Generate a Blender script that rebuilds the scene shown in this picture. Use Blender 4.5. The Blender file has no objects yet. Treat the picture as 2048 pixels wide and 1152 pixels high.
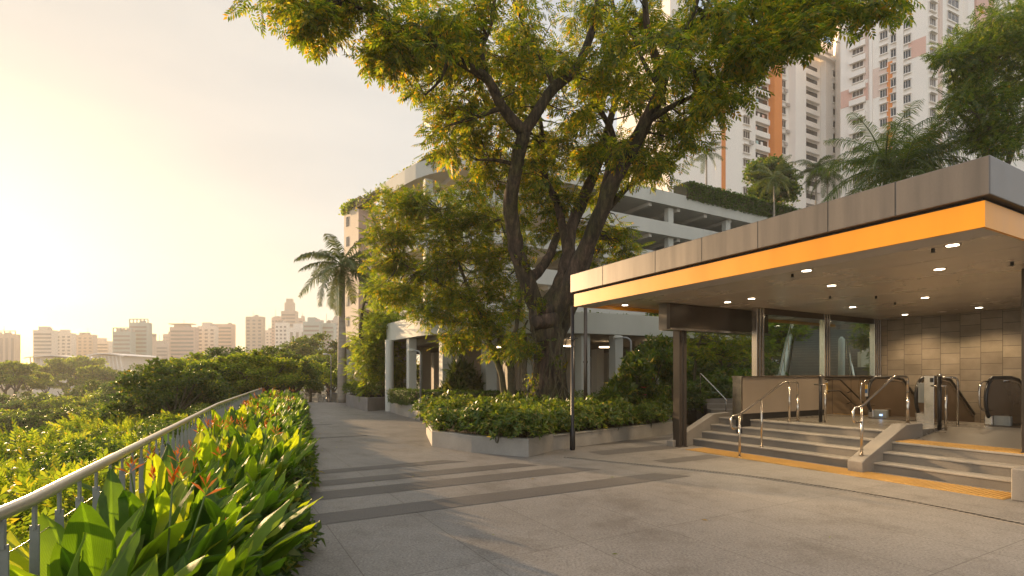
import bpy, math, random
import numpy as np
from mathutils import Vector, Matrix
random.seed(7); rng = np.random.default_rng(7)
sc = bpy.context.scene; COL = sc.collection
R = math.radians

# ------------------------------------------------------------------ camera, sky, sun, exposure
F, HOR, CH = 1050.0, 752.0, 1.65
cam_d = bpy.data.cameras.new('camera'); cam = bpy.data.objects.new('camera', cam_d); COL.objects.link(cam)
cam.location = (0, 0, CH); cam.rotation_euler = (R(90), 0, 0)
cam_d.sensor_width = 36; cam_d.lens = 36*F/2048; cam_d.shift_y = (HOR-576)/2048
cam_d.clip_start = .05; cam_d.clip_end = 6000
sc.camera = cam
sc.render.resolution_x = 1024; sc.render.resolution_y = 576
SUN_EL, SUN_AZ = R(9.5), R(-47.5)          # azimuth from +Y, negative = left
sun_dir = Vector((math.sin(SUN_AZ)*math.cos(SUN_EL), math.cos(SUN_AZ)*math.cos(SUN_EL), math.sin(SUN_EL)))
sl = bpy.data.lights.new('sun', 'SUN'); sl.energy = 5.0; sl.angle = R(.8); sl.color = (1.0, .66, .35)
so = bpy.data.objects.new('sun', sl); COL.objects.link(so)
so.rotation_euler = (-sun_dir).to_track_quat('-Z', 'Y').to_euler()
w = bpy.data.worlds.new('World'); sc.world = w; w.use_nodes = True
nt = w.node_tree; nt.nodes.clear()
out = nt.nodes.new('ShaderNodeOutputWorld')
sky = nt.nodes.new('ShaderNodeTexSky'); sky.sky_type = 'NISHITA'; sky.sun_disc = False
sky.sun_elevation = SUN_EL; sky.sun_rotation = SUN_AZ; sky.air_density = 1.0; sky.dust_density = .7
bg = nt.nodes.new('ShaderNodeBackground'); bg.inputs[1].default_value = .03
nt.links.new(sky.outputs[0], bg.inputs[0])
tc = nt.nodes.new('ShaderNodeTexCoord')          # evening sky: warm round the sun, cool beyond; unseen back and overhead brightened for fill
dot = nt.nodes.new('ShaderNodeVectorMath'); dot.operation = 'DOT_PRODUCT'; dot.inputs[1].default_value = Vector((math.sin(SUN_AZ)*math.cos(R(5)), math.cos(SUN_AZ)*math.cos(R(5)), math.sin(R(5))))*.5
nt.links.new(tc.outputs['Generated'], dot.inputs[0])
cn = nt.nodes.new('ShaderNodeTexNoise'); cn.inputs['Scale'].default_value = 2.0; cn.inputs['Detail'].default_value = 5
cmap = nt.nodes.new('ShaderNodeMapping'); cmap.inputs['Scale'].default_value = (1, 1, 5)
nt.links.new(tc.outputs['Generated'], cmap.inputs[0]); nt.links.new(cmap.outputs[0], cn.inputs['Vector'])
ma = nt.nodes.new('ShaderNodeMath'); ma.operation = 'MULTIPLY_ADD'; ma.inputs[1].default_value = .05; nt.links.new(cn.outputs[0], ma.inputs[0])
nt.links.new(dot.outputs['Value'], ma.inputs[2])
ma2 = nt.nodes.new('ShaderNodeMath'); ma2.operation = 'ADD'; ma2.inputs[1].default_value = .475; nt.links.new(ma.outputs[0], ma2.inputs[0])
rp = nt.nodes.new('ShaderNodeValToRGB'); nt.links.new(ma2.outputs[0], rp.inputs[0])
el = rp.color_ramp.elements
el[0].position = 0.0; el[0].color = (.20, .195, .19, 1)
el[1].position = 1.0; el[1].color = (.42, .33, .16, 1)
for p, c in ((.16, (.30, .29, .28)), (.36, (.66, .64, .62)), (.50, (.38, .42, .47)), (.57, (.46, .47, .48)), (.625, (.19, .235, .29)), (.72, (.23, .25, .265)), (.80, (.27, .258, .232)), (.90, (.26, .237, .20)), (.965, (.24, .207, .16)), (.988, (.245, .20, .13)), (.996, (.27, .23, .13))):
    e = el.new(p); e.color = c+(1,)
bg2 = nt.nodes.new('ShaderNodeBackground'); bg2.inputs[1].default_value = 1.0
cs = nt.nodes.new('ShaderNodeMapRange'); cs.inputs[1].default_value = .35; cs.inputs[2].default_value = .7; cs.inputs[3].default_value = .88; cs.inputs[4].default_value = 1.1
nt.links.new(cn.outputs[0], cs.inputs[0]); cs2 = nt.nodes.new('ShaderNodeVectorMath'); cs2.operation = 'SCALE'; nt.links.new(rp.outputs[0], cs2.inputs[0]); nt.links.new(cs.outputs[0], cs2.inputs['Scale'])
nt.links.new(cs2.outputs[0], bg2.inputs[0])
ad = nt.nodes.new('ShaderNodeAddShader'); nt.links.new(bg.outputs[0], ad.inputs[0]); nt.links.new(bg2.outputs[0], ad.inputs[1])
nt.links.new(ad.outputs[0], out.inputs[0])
vs = sc.view_settings; vs.view_transform = 'Standard'; vs.look = 'None'; vs.gamma = 1; vs.exposure = 1.24

# ------------------------------------------------------------------ helpers
def P(px, py, d): return Vector(((px-1024)/F*d, d, CH+(HOR-py)/F*d))
def G(px, py, z=0.0): return P(px, py, F*(CH-z)/(py-HOR))
def W(u, v, z=0.0): return Vector((-.4886*u+.8725*v, .8725*u+.4886*v, z))
WL = {}
def wl(o): return WL.get(o.name, Vector((0, 0, 0))) if o else Vector((0, 0, 0))
def tag(o, label=None, cat=None, group=None, kind=None):
    if label: o['label'] = label
    if cat: o['category'] = cat
    if group: o['group'] = group
    if kind: o['kind'] = kind
    return o
def empty(name, loc, label, cat, group=None):
    o = bpy.data.objects.new(name, None); COL.objects.link(o); o.location = loc; o.empty_display_size = .2
    WL[o.name] = Vector(loc); return tag(o, label, cat, group)
def link_mesh(name, V, Fc, mat, parent=None, smooth=False, loc=None, uv=None):
    V = np.asarray(V, dtype=np.float32)
    off = wl(parent) if parent else (Vector(loc) if loc is not None else Vector((0, 0, 0)))
    V = V-np.array(off, dtype=np.float32)
    me = bpy.data.meshes.new(name)
    if isinstance(Fc, np.ndarray):
        n, k = Fc.shape
        me.vertices.add(len(V)); me.vertices.foreach_set('co', V.ravel())
        me.loops.add(n*k); me.loops.foreach_set('vertex_index', Fc.astype(np.int32).ravel())
        me.polygons.add(n); me.polygons.foreach_set('loop_start', np.arange(0, n*k, k, dtype=np.int32))
        me.polygons.foreach_set('loop_total', np.full(n, k, dtype=np.int32))
        me.update(calc_edges=True)
    else:
        me.from_pydata(V.tolist(), [], Fc); me.update()
    if uv is not None:
        l = me.uv_layers.new(name='UVMap'); idx = np.zeros(len(me.loops), dtype=np.int32)
        me.loops.foreach_get('vertex_index', idx); l.data.foreach_set('uv', np.asarray(uv, dtype=np.float32)[idx].ravel())
    if smooth: me.polygons.foreach_set('use_smooth', np.ones(len(me.polygons), dtype=bool))
    me.materials.append(mat)
    o = bpy.data.objects.new(name, me); COL.objects.link(o)
    if parent: o.parent = parent
    elif loc is not None: o.location = loc
    WL[o.name] = off
    return o
class MB:
    def __init__(s): s.v = []; s.f = []
    def add(s, vs, fs):
        n = len(s.v); s.v += [tuple(p) for p in vs]; s.f += [[i+n for i in q] for q in fs]; return s
    def hexa(s, b, t):        # bottom 4 + top 4 points
        return s.add(list(b)+list(t), [[3, 2, 1, 0], [4, 5, 6, 7], [0, 1, 5, 4], [1, 2, 6, 5], [2, 3, 7, 6], [3, 0, 4, 7]])
    def box(s, x0, x1, y0, y1, z0, z1):
        q = ((x0, y0), (x1, y0), (x1, y1), (x0, y1)); return s.hexa([(a, b, z0) for a, b in q], [(a, b, z1) for a, b in q])
    def ub(s, u0, u1, v0, v1, z0, z1, zt=None):
        q = ((u0, v0), (u0, v1), (u1, v1), (u1, v0)); q = q[::-1]
        return s.hexa([W(a, b, z0) for a, b in q], [W(a, b, z1) for a, b in q])
    def ob(s, c, a, b, e):    # centre and three half vectors
        c, a, b, e = map(Vector, (c, a, b, e)); q = ((-1, -1), (1, -1), (1, 1), (-1, 1))
        return s.hexa([c+a*i+b*j-e for i, j in q], [c+a*i+b*j+e for i, j in q])
    def bar(s, p, q, wd, h, up=(0, 0, 1)):
        p, q = Vector(p), Vector(q); t = (q-p); L = t.length/2; t.normalize(); sd = t.cross(Vector(up))
        if sd.length < 1e-4: sd = Vector((1, 0, 0))
        sd.normalize(); n = sd.cross(t); return s.ob((p+q)/2, t*L, sd*wd/2, n*h/2)
    def prism(s, poly, z0, z1):
        n = len(poly); a = sum(poly[i][0]*poly[(i+1) % n][1]-poly[(i+1) % n][0]*poly[i][1] for i in range(n))
        if a < 0: poly = poly[::-1]
        return s.add([(p[0], p[1], z0) for p in poly]+[(p[0], p[1], z1) for p in poly],
              [list(range(n))[::-1], list(range(n, 2*n))]+[[i, (i+1) % n, n+(i+1) % n, n+i] for i in range(n)])
    def tube(s, pts, rad, n=8, cap=True, wob=0):
        pts = [Vector(p) for p in pts]
        if not hasattr(rad, '__len__'): rad = [rad]*len(pts)
        base = len(s.v); prev = None
        for i, p in enumerate(pts):
            t = (pts[min(i+1, len(pts)-1)]-pts[max(i-1, 0)])
            if t.length < 1e-6: t = Vector((0, 0, 1))
            t.normalize()
            if prev is None:
                a = t.cross(Vector((0, 0, 1)) if abs(t.z) < .9 else Vector((1, 0, 0)))
            else: a = prev-t*prev.dot(t)
            a.normalize(); prev = a; b = t.cross(a)
            for k in range(n):
                th = 2*math.pi*k/n; rr = rad[i]*(1+(random.uniform(-wob, wob) if wob else 0))
                q = p+a*math.cos(th)*rr+b*math.sin(th)*rr; s.v.append(tuple(q))
        for i in range(len(pts)-1):
            for k in range(n):
                a0 = base+i*n+k; a1 = base+i*n+(k+1) % n; s.f.append([a0, a1, a1+n, a0+n])
        if cap:
            s.f.append([base+k for k in range(n)][::-1]); s.f.append([base+(len(pts)-1)*n+k for k in range(n)])
        return s
    def disc(s, c, r, n=20, up=-1, z=0):
        c = Vector(c); b = len(s.v)
        s.v += [(c.x+r*math.cos(2*math.pi*k/n), c.y+r*math.sin(2*math.pi*k/n), c.z) for k in range(n)]
        s.f.append([b+k for k in range(n)][::up]); return s
    def build(s, name, mat, parent=None, smooth=False, bevel=0, loc=None):
        o = link_mesh(name, s.v, s.f, mat, parent, smooth, loc)
        if bevel:
            m = o.modifiers.new('bevel', 'BEVEL'); m.width = bevel; m.segments = 2; m.limit_method = 'ANGLE'; m.angle_limit = R(40)
        return o
def curve(pts, k=6):          # Catmull-Rom through tuples of any size
    pts = [np.array(p, float) for p in pts]; res = []
    for i in range(len(pts)-1):
        p0, p1, p2, p3 = pts[max(i-1, 0)], pts[i], pts[i+1], pts[min(i+2, len(pts)-1)]
        for j in range(k):
            t = j/k; res.append(.5*(2*p1+(p2-p0)*t+(2*p0-5*p1+4*p2-p3)*t*t+(3*p1-p0-3*p2+p3)*t**3))
    res.append(pts[-1]); return res
def offset(path, o):          # offset a 2D polyline to its left by o
    n = len(path); res = []
    for i in range(n):
        a = Vector(path[max(i-1, 0)][:2]); b = Vector(path[i][:2]); c = Vector(path[min(i+1, n-1)][:2])
        d1 = (b-a).normalized() if i > 0 else (c-b).normalized(); d2 = (c-b).normalized() if i < n-1 else d1
        n1 = Vector((-d1.y, d1.x)); n2 = Vector((-d2.y, d2.x)); m = (n1+n2).normalized()
        res.append(b+m*(o/max(.4, m.dot(n1))))
    return res
def ribbon(mb, path, o0, o1, z0, z1):
    A = offset(path, o0); B = offset(path, o1); n = len(A); b = len(mb.v)
    for p, q in zip(A, B):
        mb.v += [(p.x, p.y, z0), (q.x, q.y, z0), (q.x, q.y, z1), (p.x, p.y, z1)]
    for i in range(n-1):
        k = b+4*i
        for j in range(4): mb.f.append([k+j, k+(j+1) % 4, k+4+(j+1) % 4, k+4+j])
    mb.f.append([b, b+3, b+2, b+1]); k = b+4*(n-1); mb.f.append([k, k+1, k+2, k+3])
def copy_tree(o, parent=None):
    c = o.copy(); COL.objects.link(c); c.parent = parent
    for ch in o.children: copy_tree(ch, c)
    return c

# ------------------------------------------------------------------ materials
def base_mat(name):
    m = bpy.data.materials.new(name); m.use_nodes = True; return m, m.node_tree, m.node_tree.nodes['Principled BSDF']
def noise(nt, scale, detail=4, stretch=None, rot=None, co='Object', rough=.55):
    t = nt.nodes.new('ShaderNodeTexCoord'); mp = nt.nodes.new('ShaderNodeMapping')
    if stretch: mp.inputs['Scale'].default_value = stretch
    if rot: mp.inputs['Rotation'].default_value = rot
    nt.links.new(t.outputs[co], mp.inputs[0]); n = nt.nodes.new('ShaderNodeTexNoise')
    n.inputs['Scale'].default_value = scale; n.inputs['Detail'].default_value = detail; n.inputs['Roughness'].default_value = rough
    nt.links.new(mp.outputs[0], n.inputs['Vector']); return n
def ramp(nt, src, stops):
    r = nt.nodes.new('ShaderNodeValToRGB'); nt.links.new(src, r.inputs[0]); e = r.color_ramp.elements
    while len(e) < len(stops): e.new(.5)
    for x, (p, c) in zip(e, sorted(stops)): x.position = p; x.color = tuple(c)+(1,)
    return r
def mul(nt, a, b, fac=1.0, mode='MULTIPLY'):
    m = nt.nodes.new('ShaderNodeMix'); m.data_type = 'RGBA'; m.blend_type = mode; m.inputs[0].default_value = fac
    nt.links.new(a, m.inputs[6]); nt.links.new(b, m.inputs[7]); return m.outputs[2]
def M(name, col, rough=.6, metal=0.0, var=.15, scale=1.5, bump=0.0, bscale=60, fine=.08, stretch=None, spec=.5, col2=None):
    m, nt, b = base_mat(name)
    c = np.array(col); lo = tuple(c*(1-var)) if col2 is None else tuple(col2); hi = tuple(np.minimum(c*(1+var), 1))
    n1 = noise(nt, scale, 6, stretch); r1 = ramp(nt, n1.outputs[0], [(.3, lo), (.7, hi)])
    n2 = noise(nt, bscale, 3); r2 = ramp(nt, n2.outputs[0], [(.3, (1-fine,)*3), (.7, (1+0*fine,)*3)])
    nt.links.new(mul(nt, r1.outputs[0], r2.outputs[0]), b.inputs['Base Color'])
    b.inputs['Roughness'].default_value = rough; b.inputs['Metallic'].default_value = metal; b.inputs['Specular IOR Level'].default_value = spec
    rr = nt.nodes.new('ShaderNodeMapRange'); rr.inputs[3].default_value = max(.03, rough-.1); rr.inputs[4].default_value = min(1, rough+.1)
    nt.links.new(n1.outputs[0], rr.inputs[0]); nt.links.new(rr.outputs[0], b.inputs['Roughness'])
    if bump:
        bp = nt.nodes.new('ShaderNodeBump'); bp.inputs['Strength'].default_value = bump; bp.inputs['Distance'].default_value = .02
        nt.links.new(n2.outputs[0], bp.inputs['Height']); nt.links.new(bp.outputs[0], b.inputs['Normal'])
    return m
def leaf_mat(name, stops, trans=.5, rough=.45, tcol=1.6, spec=.4, tint=(1.15, 1, .45)):
    m, nt, b = base_mat(name)
    g = nt.nodes.new('ShaderNodeNewGeometry'); r = ramp(nt, g.outputs['Random Per Island'], stops)
    n = noise(nt, 1.3, 2); r2 = ramp(nt, n.outputs[0], [(.3, (.6, .65, .6)), (.7, (1.0, 1.0, 1.0))])
    c = mul(nt, r.outputs[0], r2.outputs[0]); nt.links.new(c, b.inputs['Base Color'])
    b.inputs['Roughness'].default_value = rough; b.inputs['Specular IOR Level'].default_value = spec
    t = nt.nodes.new('ShaderNodeBsdfTranslucent'); vm = nt.nodes.new('ShaderNodeVectorMath'); vm.operation = 'MULTIPLY'
    vm.inputs[1].default_value = tuple(tcol*k for k in tint); nt.links.new(c, vm.inputs[0]); nt.links.new(vm.outputs[0], t.inputs[0])
    mx = nt.nodes.new('ShaderNodeMixShader'); mx.inputs[0].default_value = trans
    nt.links.new(b.outputs[0], mx.inputs[1]); nt.links.new(t.outputs[0], mx.inputs[2])
    nt.links.new(mx.outputs[0], nt.nodes['Material Output'].inputs[0]); return m
ANG = -math.atan2(.4886, .8725)
def paving_mat():
    m, nt, b = base_mat('granite_paving')
    t = nt.nodes.new('ShaderNodeTexCoord'); mp = nt.nodes.new('ShaderNodeMapping'); mp.inputs['Rotation'].default_value = (0, 0, ANG)
    nt.links.new(t.outputs['Object'], mp.inputs[0])
    br = nt.nodes.new('ShaderNodeTexBrick'); br.offset = 0; br.inputs['Scale'].default_value = 1
    br.inputs['Brick Width'].default_value = 1.05; br.inputs['Row Height'].default_value = 2.1; br.inputs['Mortar Size'].default_value = .005
    br.inputs['Mortar Smooth'].default_value = .2
    br.inputs['Color1'].default_value = (1, 1, 1, 1); br.inputs['Color2'].default_value = (.9, .9, .9, 1); br.inputs['Mortar'].default_value = (.5, .48, .45, 1)
    nt.links.new(mp.outputs[0], br.inputs['Vector'])
    n1 = noise(nt, 42, 5, rough=.8); r1 = ramp(nt, n1.outputs[0], [(.32, (.06, .054, .048)), (.44, (.205, .187, .166)), (.58, (.29, .268, .24)), (.72, (.44, .415, .38))])
    n2 = noise(nt, .35, 5); r2 = ramp(nt, n2.outputs[0], [(.25, (.74, .73, .72)), (.7, (1, 1, 1))])
    n3 = noise(nt, 4, 6, rough=.7); r3 = ramp(nt, n3.outputs[0], [(.3, (.86, .86, .86)), (.6, (1, 1, 1))])
    n4 = noise(nt, 1.1, 8, rough=.7); r4 = ramp(nt, n4.outputs[0], [(.36, (.74, .72, .70)), (.5, (1, 1, 1)), (.68, (1.04, 1.04, 1.04))])
    c = mul(nt, mul(nt, mul(nt, mul(nt, r1.outputs[0], r2.outputs[0]), r3.outputs[0]), br.outputs[0]), r4.outputs[0])
    nt.links.new(c, b.inputs['Base Color']); b.inputs['Roughness'].default_value = .62
    bp = nt.nodes.new('ShaderNodeBump'); bp.inputs['Strength'].default_value = .55; bp.inputs['Distance'].default_value = .01
    nt.links.new(n1.outputs[0], bp.inputs['Height']); nt.links.new(bp.outputs[0], b.inputs['Normal']); return m
def tile_mat(name, bw, rh, c1, c2, mort, ang=ANG, vertical=True, rough=.45, msz=.006, off=.5):
    m, nt, b = base_mat(name)
    t = nt.nodes.new('ShaderNodeTexCoord'); mp = nt.nodes.new('ShaderNodeMapping'); mp.inputs['Rotation'].default_value = (0, 0, ang)
    nt.links.new(t.outputs['Object'], mp.inputs[0])
    sp = nt.nodes.new('ShaderNodeSeparateXYZ'); nt.links.new(mp.outputs[0], sp.inputs[0]); cb = nt.nodes.new('ShaderNodeCombineXYZ')
    nt.links.new(sp.outputs[2], cb.inputs[0]); ad = nt.nodes.new('ShaderNodeMath'); nt.links.new(sp.outputs[0], ad.inputs[0]); nt.links.new(sp.outputs[1], ad.inputs[1])
    nt.links.new(ad.outputs[0], cb.inputs[1])
    br = nt.nodes.new('ShaderNodeTexBrick'); br.offset = off; br.inputs['Scale'].default_value = 1
    br.inputs['Brick Width'].default_value = rh; br.inputs['Row Height'].default_value = bw; br.inputs['Mortar Size'].default_value = msz
    br.inputs['Color1'].default_value = c1+(1,); br.inputs['Color2'].default_value = c2+(1,); br.inputs['Mortar'].default_value = mort+(1,)
    nt.links.new(cb.outputs[0], br.inputs['Vector'])
    n = noise(nt, 3, 6); r = ramp(nt, n.outputs[0], [(.3, (.72, .70, .66)), (.7, (1, 1, 1))])
    nt.links.new(mul(nt, br.outputs[0], r.outputs[0]), b.inputs['Base Color']); b.inputs['Roughness'].default_value = rough
    bp = nt.nodes.new('ShaderNodeBump'); bp.inputs['Strength'].default_value = .5; bp.inputs['Distance'].default_value = .004; bp.invert = True
    nt.links.new(br.outputs['Fac'], bp.inputs['Height']); nt.links.new(bp.outputs[0], b.inputs['Normal']); return m
def glass_mat(name, tint=(.82, .9, .87), refl=.12):
    m, nt, b = base_mat(name); nt.nodes.remove(b)
    tr = nt.nodes.new('ShaderNodeBsdfTransparent'); tr.inputs[0].default_value = tint+(1,)
    gl = nt.nodes.new('ShaderNodeBsdfGlossy'); gl.inputs['Roughness'].default_value = .02
    fl_ = nt.nodes.new('ShaderNodeLayerWeight'); fl_.inputs[0].default_value = .5
    fr = nt.nodes.new('ShaderNodeMath'); fr.operation = 'POWER'; fr.inputs[1].default_value = 5; nt.links.new(fl_.outputs['Facing'], fr.inputs[0])
    ad = nt.nodes.new('ShaderNodeMath'); ad.operation = 'ADD'; ad.inputs[1].default_value = refl*.3; nt.links.new(fr.outputs[0], ad.inputs[0])
    mx = nt.nodes.new('ShaderNodeMixShader'); nt.links.new(ad.outputs[0], mx.inputs[0]); nt.links.new(tr.outputs[0], mx.inputs[1]); nt.links.new(gl.outputs[0], mx.inputs[2])
    nt.links.new(mx.outputs[0], nt.nodes['Material Output'].inputs[0]); return m
def emit_mat(name, col, s):
    m, nt, b = base_mat(name); b.inputs['Base Color'].default_value = col+(1,)
    b.inputs['Emission Color'].default_value = col+(1,); b.inputs['Emission Strength'].default_value = s; return m
def heli_mat():
    m, nt, b = base_mat('broad_leaf'); uv = nt.nodes.new('ShaderNodeTexCoord'); sp = nt.nodes.new('ShaderNodeSeparateXYZ'); nt.links.new(uv.outputs['UV'], sp.inputs[0])
    g = nt.nodes.new('ShaderNodeNewGeometry')
    r = ramp(nt, g.outputs['Random Per Island'], [(0, (.05, .11, .012)), (.45, (.11, .20, .015)), (.8, (.19, .28, .02)), (.95, (.28, .32, .03)), (1, (.38, .26, .03))])
    # midrib + side veins
    ab = nt.nodes.new('ShaderNodeMath'); ab.operation = 'SUBTRACT'; ab.inputs[1].default_value = .5; nt.links.new(sp.outputs[0], ab.inputs[0])
    ab2 = nt.nodes.new('ShaderNodeMath'); ab2.operation = 'ABSOLUTE'; nt.links.new(ab.outputs[0], ab2.inputs[0])
    mid = ramp(nt, ab2.outputs[0], [(0, (1.7, 1.6, 1.5)), (.035, (1.7, 1.6, 1.5)), (.06, (1, 1, 1))])
    ph = nt.nodes.new('ShaderNodeMath'); ph.operation = 'MULTIPLY_ADD'; ph.inputs[1].default_value = -.9; nt.links.new(ab2.outputs[0], ph.inputs[0]); nt.links.new(sp.outputs[1], ph.inputs[2])
    sn = nt.nodes.new('ShaderNodeMath'); sn.operation = 'MULTIPLY'; sn.inputs[1].default_value = 170; nt.links.new(ph.outputs[0], sn.inputs[0])
    si = nt.nodes.new('ShaderNodeMath'); si.operation = 'SINE'; nt.links.new(sn.outputs[0], si.inputs[0])
    vr = ramp(nt, si.outputs[0], [(0, (.86, .88, .86)), (1, (1, 1, 1))])
    n = noise(nt, 9, 4); nr = ramp(nt, n.outputs[0], [(.3, (.7, .72, .7)), (.7, (1.05, 1.05, 1))])
    c = mul(nt, mul(nt, mul(nt, r.outputs[0], mid.outputs[0]), vr.outputs[0]), nr.outputs[0])
    nt.links.new(c, b.inputs['Base Color']); b.inputs['Roughness'].default_value = .5; b.inputs['Specular IOR Level'].default_value = .35
    bp = nt.nodes.new('ShaderNodeBump'); bp.inputs['Strength'].default_value = .25; bp.inputs['Distance'].default_value = .004
    nt.links.new(si.outputs[0], bp.inputs['Height']); nt.links.new(bp.outputs[0], b.inputs['Normal'])
    t = nt.nodes.new('ShaderNodeBsdfTranslucent'); vm = nt.nodes.new('ShaderNodeVectorMath'); vm.operation = 'MULTIPLY'
    vm.inputs[1].default_value = (3.0, 2.7, .8); nt.links.new(c, vm.inputs[0]); nt.links.new(vm.outputs[0], t.inputs[0])
    mx = nt.nodes.new('ShaderNodeMixShader'); mx.inputs[0].default_value = .5
    nt.links.new(b.outputs[0], mx.inputs[1]); nt.links.new(t.outputs[0], mx.inputs[2]); nt.links.new(mx.outputs[0], nt.nodes['Material Output'].inputs[0]); return m

m_pave = paving_mat()
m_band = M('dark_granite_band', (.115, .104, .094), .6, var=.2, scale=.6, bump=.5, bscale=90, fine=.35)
m_stone = M('grey_granite', (.23, .21, .185), .55, var=.15, scale=2, bump=.15, bscale=110, fine=.3)
m_kerb = M('planter_granite', (.34, .315, .28), .55, var=.15, scale=2, bump=.15, bscale=110, fine=.3)
m_step = M('step_granite', (.165, .15, .13), .5, var=.18, scale=1.2, bump=.1, bscale=120, fine=.28)
m_nose = M('step_nosing', (.27, .25, .22), .45, var=.1, scale=2, fine=.15)
m_soil = M('soil', (.06, .042, .028), .95, var=.3, scale=5, bump=.8, bscale=30)
m_conc = M('painted_concrete', (.50, .495, .44), .7, var=.10, scale=.4, stretch=(1, 1, .35), fine=.05)
m_conc2 = M('cream_concrete', (.56, .53, .47), .75, var=.10, scale=.3, stretch=(1, 1, .3), fine=.05)
m_dark = M('dark_interior', (.10, .085, .07), .8, var=.3, scale=.5)
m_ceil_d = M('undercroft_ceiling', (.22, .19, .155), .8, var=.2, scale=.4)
m_white = M('white_plaster', (.88, .82, .75), .75, var=.06, scale=.08, stretch=(1, 1, .3), fine=.04)
m_pink = M('salmon_plaster', (.70, .44, .36), .75, var=.06, scale=.1)
m_peach = M('peach_plaster', (.72, .56, .48), .75, var=.06, scale=.1)
m_orangep = M('orange_plaster', (.72, .25, .06), .7, var=.08, scale=.1)
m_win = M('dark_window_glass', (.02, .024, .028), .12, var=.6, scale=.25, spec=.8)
m_winl = M('curtained_window', (.09, .07, .055), .3, var=.6, scale=.3)
m_fascia = M('bronze_fascia_panel', (.135, .12, .107), .4, metal=.4, var=.15, scale=7, stretch=(1, 1, .06), fine=.06)
m_seam = M('seam_black', (.02, .02, .02), .6)
m_orange = M('orange_enamel', (.74, .30, .006), .38, var=.10, scale=1.6, stretch=(1, 1, .2), fine=.02)
m_soffit = M('pale_soffit', (.50, .46, .42), .4, metal=.2, var=.08, scale=1)
m_ceil = M('brushed_metal_ceiling', (.70, .62, .52), .26, metal=.35, var=.05, scale=.6, fine=.02)
m_steel = M('stainless_steel', (.55, .50, .44), .22, metal=1, var=.1, scale=6, fine=.06)
m_bronze = M('dark_bronze_metal', (.085, .07, .058), .35, metal=.7, var=.15, scale=2, stretch=(1, 1, .2))
m_black = M('black_metal', (.022, .021, .022), .4, metal=.3, var=.2, scale=4)
m_rubber = M('black_rubber', (.018, .017, .017), .35, var=.2)
m_rail = M('champagne_rail', (.52, .46, .36), .3, metal=.55, var=.12, scale=3, fine=.06)
m_post = M('grey_painted_steel', (.24, .25, .24), .5, metal=.2, var=.15, scale=3)
m_tact = M('yellow_tactile', (.46, .27, .07), .5, var=.12, scale=2, fine=.2)
m_glass = glass_mat('clear_glass')
def bark_mat():
    m, nt, b = base_mat('bark')
    n1 = noise(nt, 9, 8, (1, 1, .16), rough=.65); n2 = noise(nt, 1.1, 4); n3 = noise(nt, 30, 4, (1, 1, .4))
    r1 = ramp(nt, n1.outputs[0], [(.34, (.012, .008, .005)), (.48, (.055, .035, .022)), (.6, (.11, .07, .045)), (.75, (.19, .13, .09))])
    r2 = ramp(nt, n2.outputs[0], [(.42, (1, 1, 1)), (.62, (.62, .85, .35))]); r3 = ramp(nt, n3.outputs[0], [(.35, (.6, .6, .6)), (.65, (1.1, 1.1, 1.1))])
    nt.links.new(mul(nt, mul(nt, r1.outputs[0], r2.outputs[0]), r3.outputs[0]), b.inputs['Base Color']); b.inputs['Roughness'].default_value = .9
    bp = nt.nodes.new('ShaderNodeBump'); bp.inputs['Strength'].default_value = 1; bp.inputs['Distance'].default_value = .09
    nt.links.new(n1.outputs[0], bp.inputs['Height']); nt.links.new(bp.outputs[0], b.inputs['Normal']); return m
m_bark = bark_mat()
m_bark2 = M('moss_bark', (.10, .075, .045), .9, var=.4, scale=1.2, bump=1.0, bscale=16, fine=.5, col2=(.05, .055, .015))
m_palmt = M('palm_trunk', (.32, .27, .21), .8, var=.2, scale=1, stretch=(1, 1, 6), bump=.4, bscale=20)
m_tile = tile_mat('sandstone_tiles', .42, .28, (.36, .295, .22), (.27, .22, .165), (.11, .09, .07))
m_brickw = tile_mat('brown_block_wall', .5, .25, (.22, .15, .10), (.17, .12, .085), (.09, .07, .05))
m_wallp = M('marble_panel', (.30, .245, .19), .35, var=.12, scale=1.2, stretch=(1, 1, .3), fine=.08)
m_wallb = M('brown_panel', (.19, .135, .085), .3, var=.12, scale=1.0, stretch=(1, 1, .3))
m_balu = M('brown_balustrade', (.20, .14, .09), .16, metal=.3, var=.15, scale=1.0)
m_floor = M('station_floor', (.16, .145, .125), .28, var=.12, scale=1, fine=.15, bscale=90)
m_light = emit_mat('downlight_glow', (1.0, .85, .62), 9.0)
m_screen = emit_mat('blue_indicator', (.35, .6, 1.0), 1.0)
m_skin = M('skin', (.30, .17, .11), .6)
m_cloth = M('dark_clothing', (.03, .03, .04), .8)
L_big = leaf_mat('tree_leaves', [(0, (.04, .075, .008)), (.35, (.09, .14, .01)), (.7, (.16, .19, .012)), (.9, (.26, .22, .012)), (1, (.30, .16, .015))], .6, tcol=2.9)
L_sm = leaf_mat('small_tree_leaves', [(0, (.045, .08, .008)), (.5, (.10, .15, .012)), (.85, (.18, .19, .014)), (1, (.27, .16, .015))], .62, tcol=2.8)
L_dk = leaf_mat('dark_leaves', [(0, (.028, .06, .010)), (.5, (.055, .10, .012)), (.9, (.10, .14, .015)), (1, (.17, .13, .02))], .5, tcol=2.8)
L_park = leaf_mat('park_leaves', [(0, (.07, .10, .012)), (.5, (.13, .165, .018)), (.9, (.21, .21, .02)), (1, (.24, .16, .02))], .64, tcol=3.2, tint=(1.0, 1.05, .5))
L_shrub = leaf_mat('shrub_leaves', [(0, (.04, .085, .012)), (.5, (.08, .135, .015)), (.85, (.145, .185, .02)), (.96, (.25, .22, .05)), (1, (.35, .28, .12))], .42, rough=.35, tcol=2.6)
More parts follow.
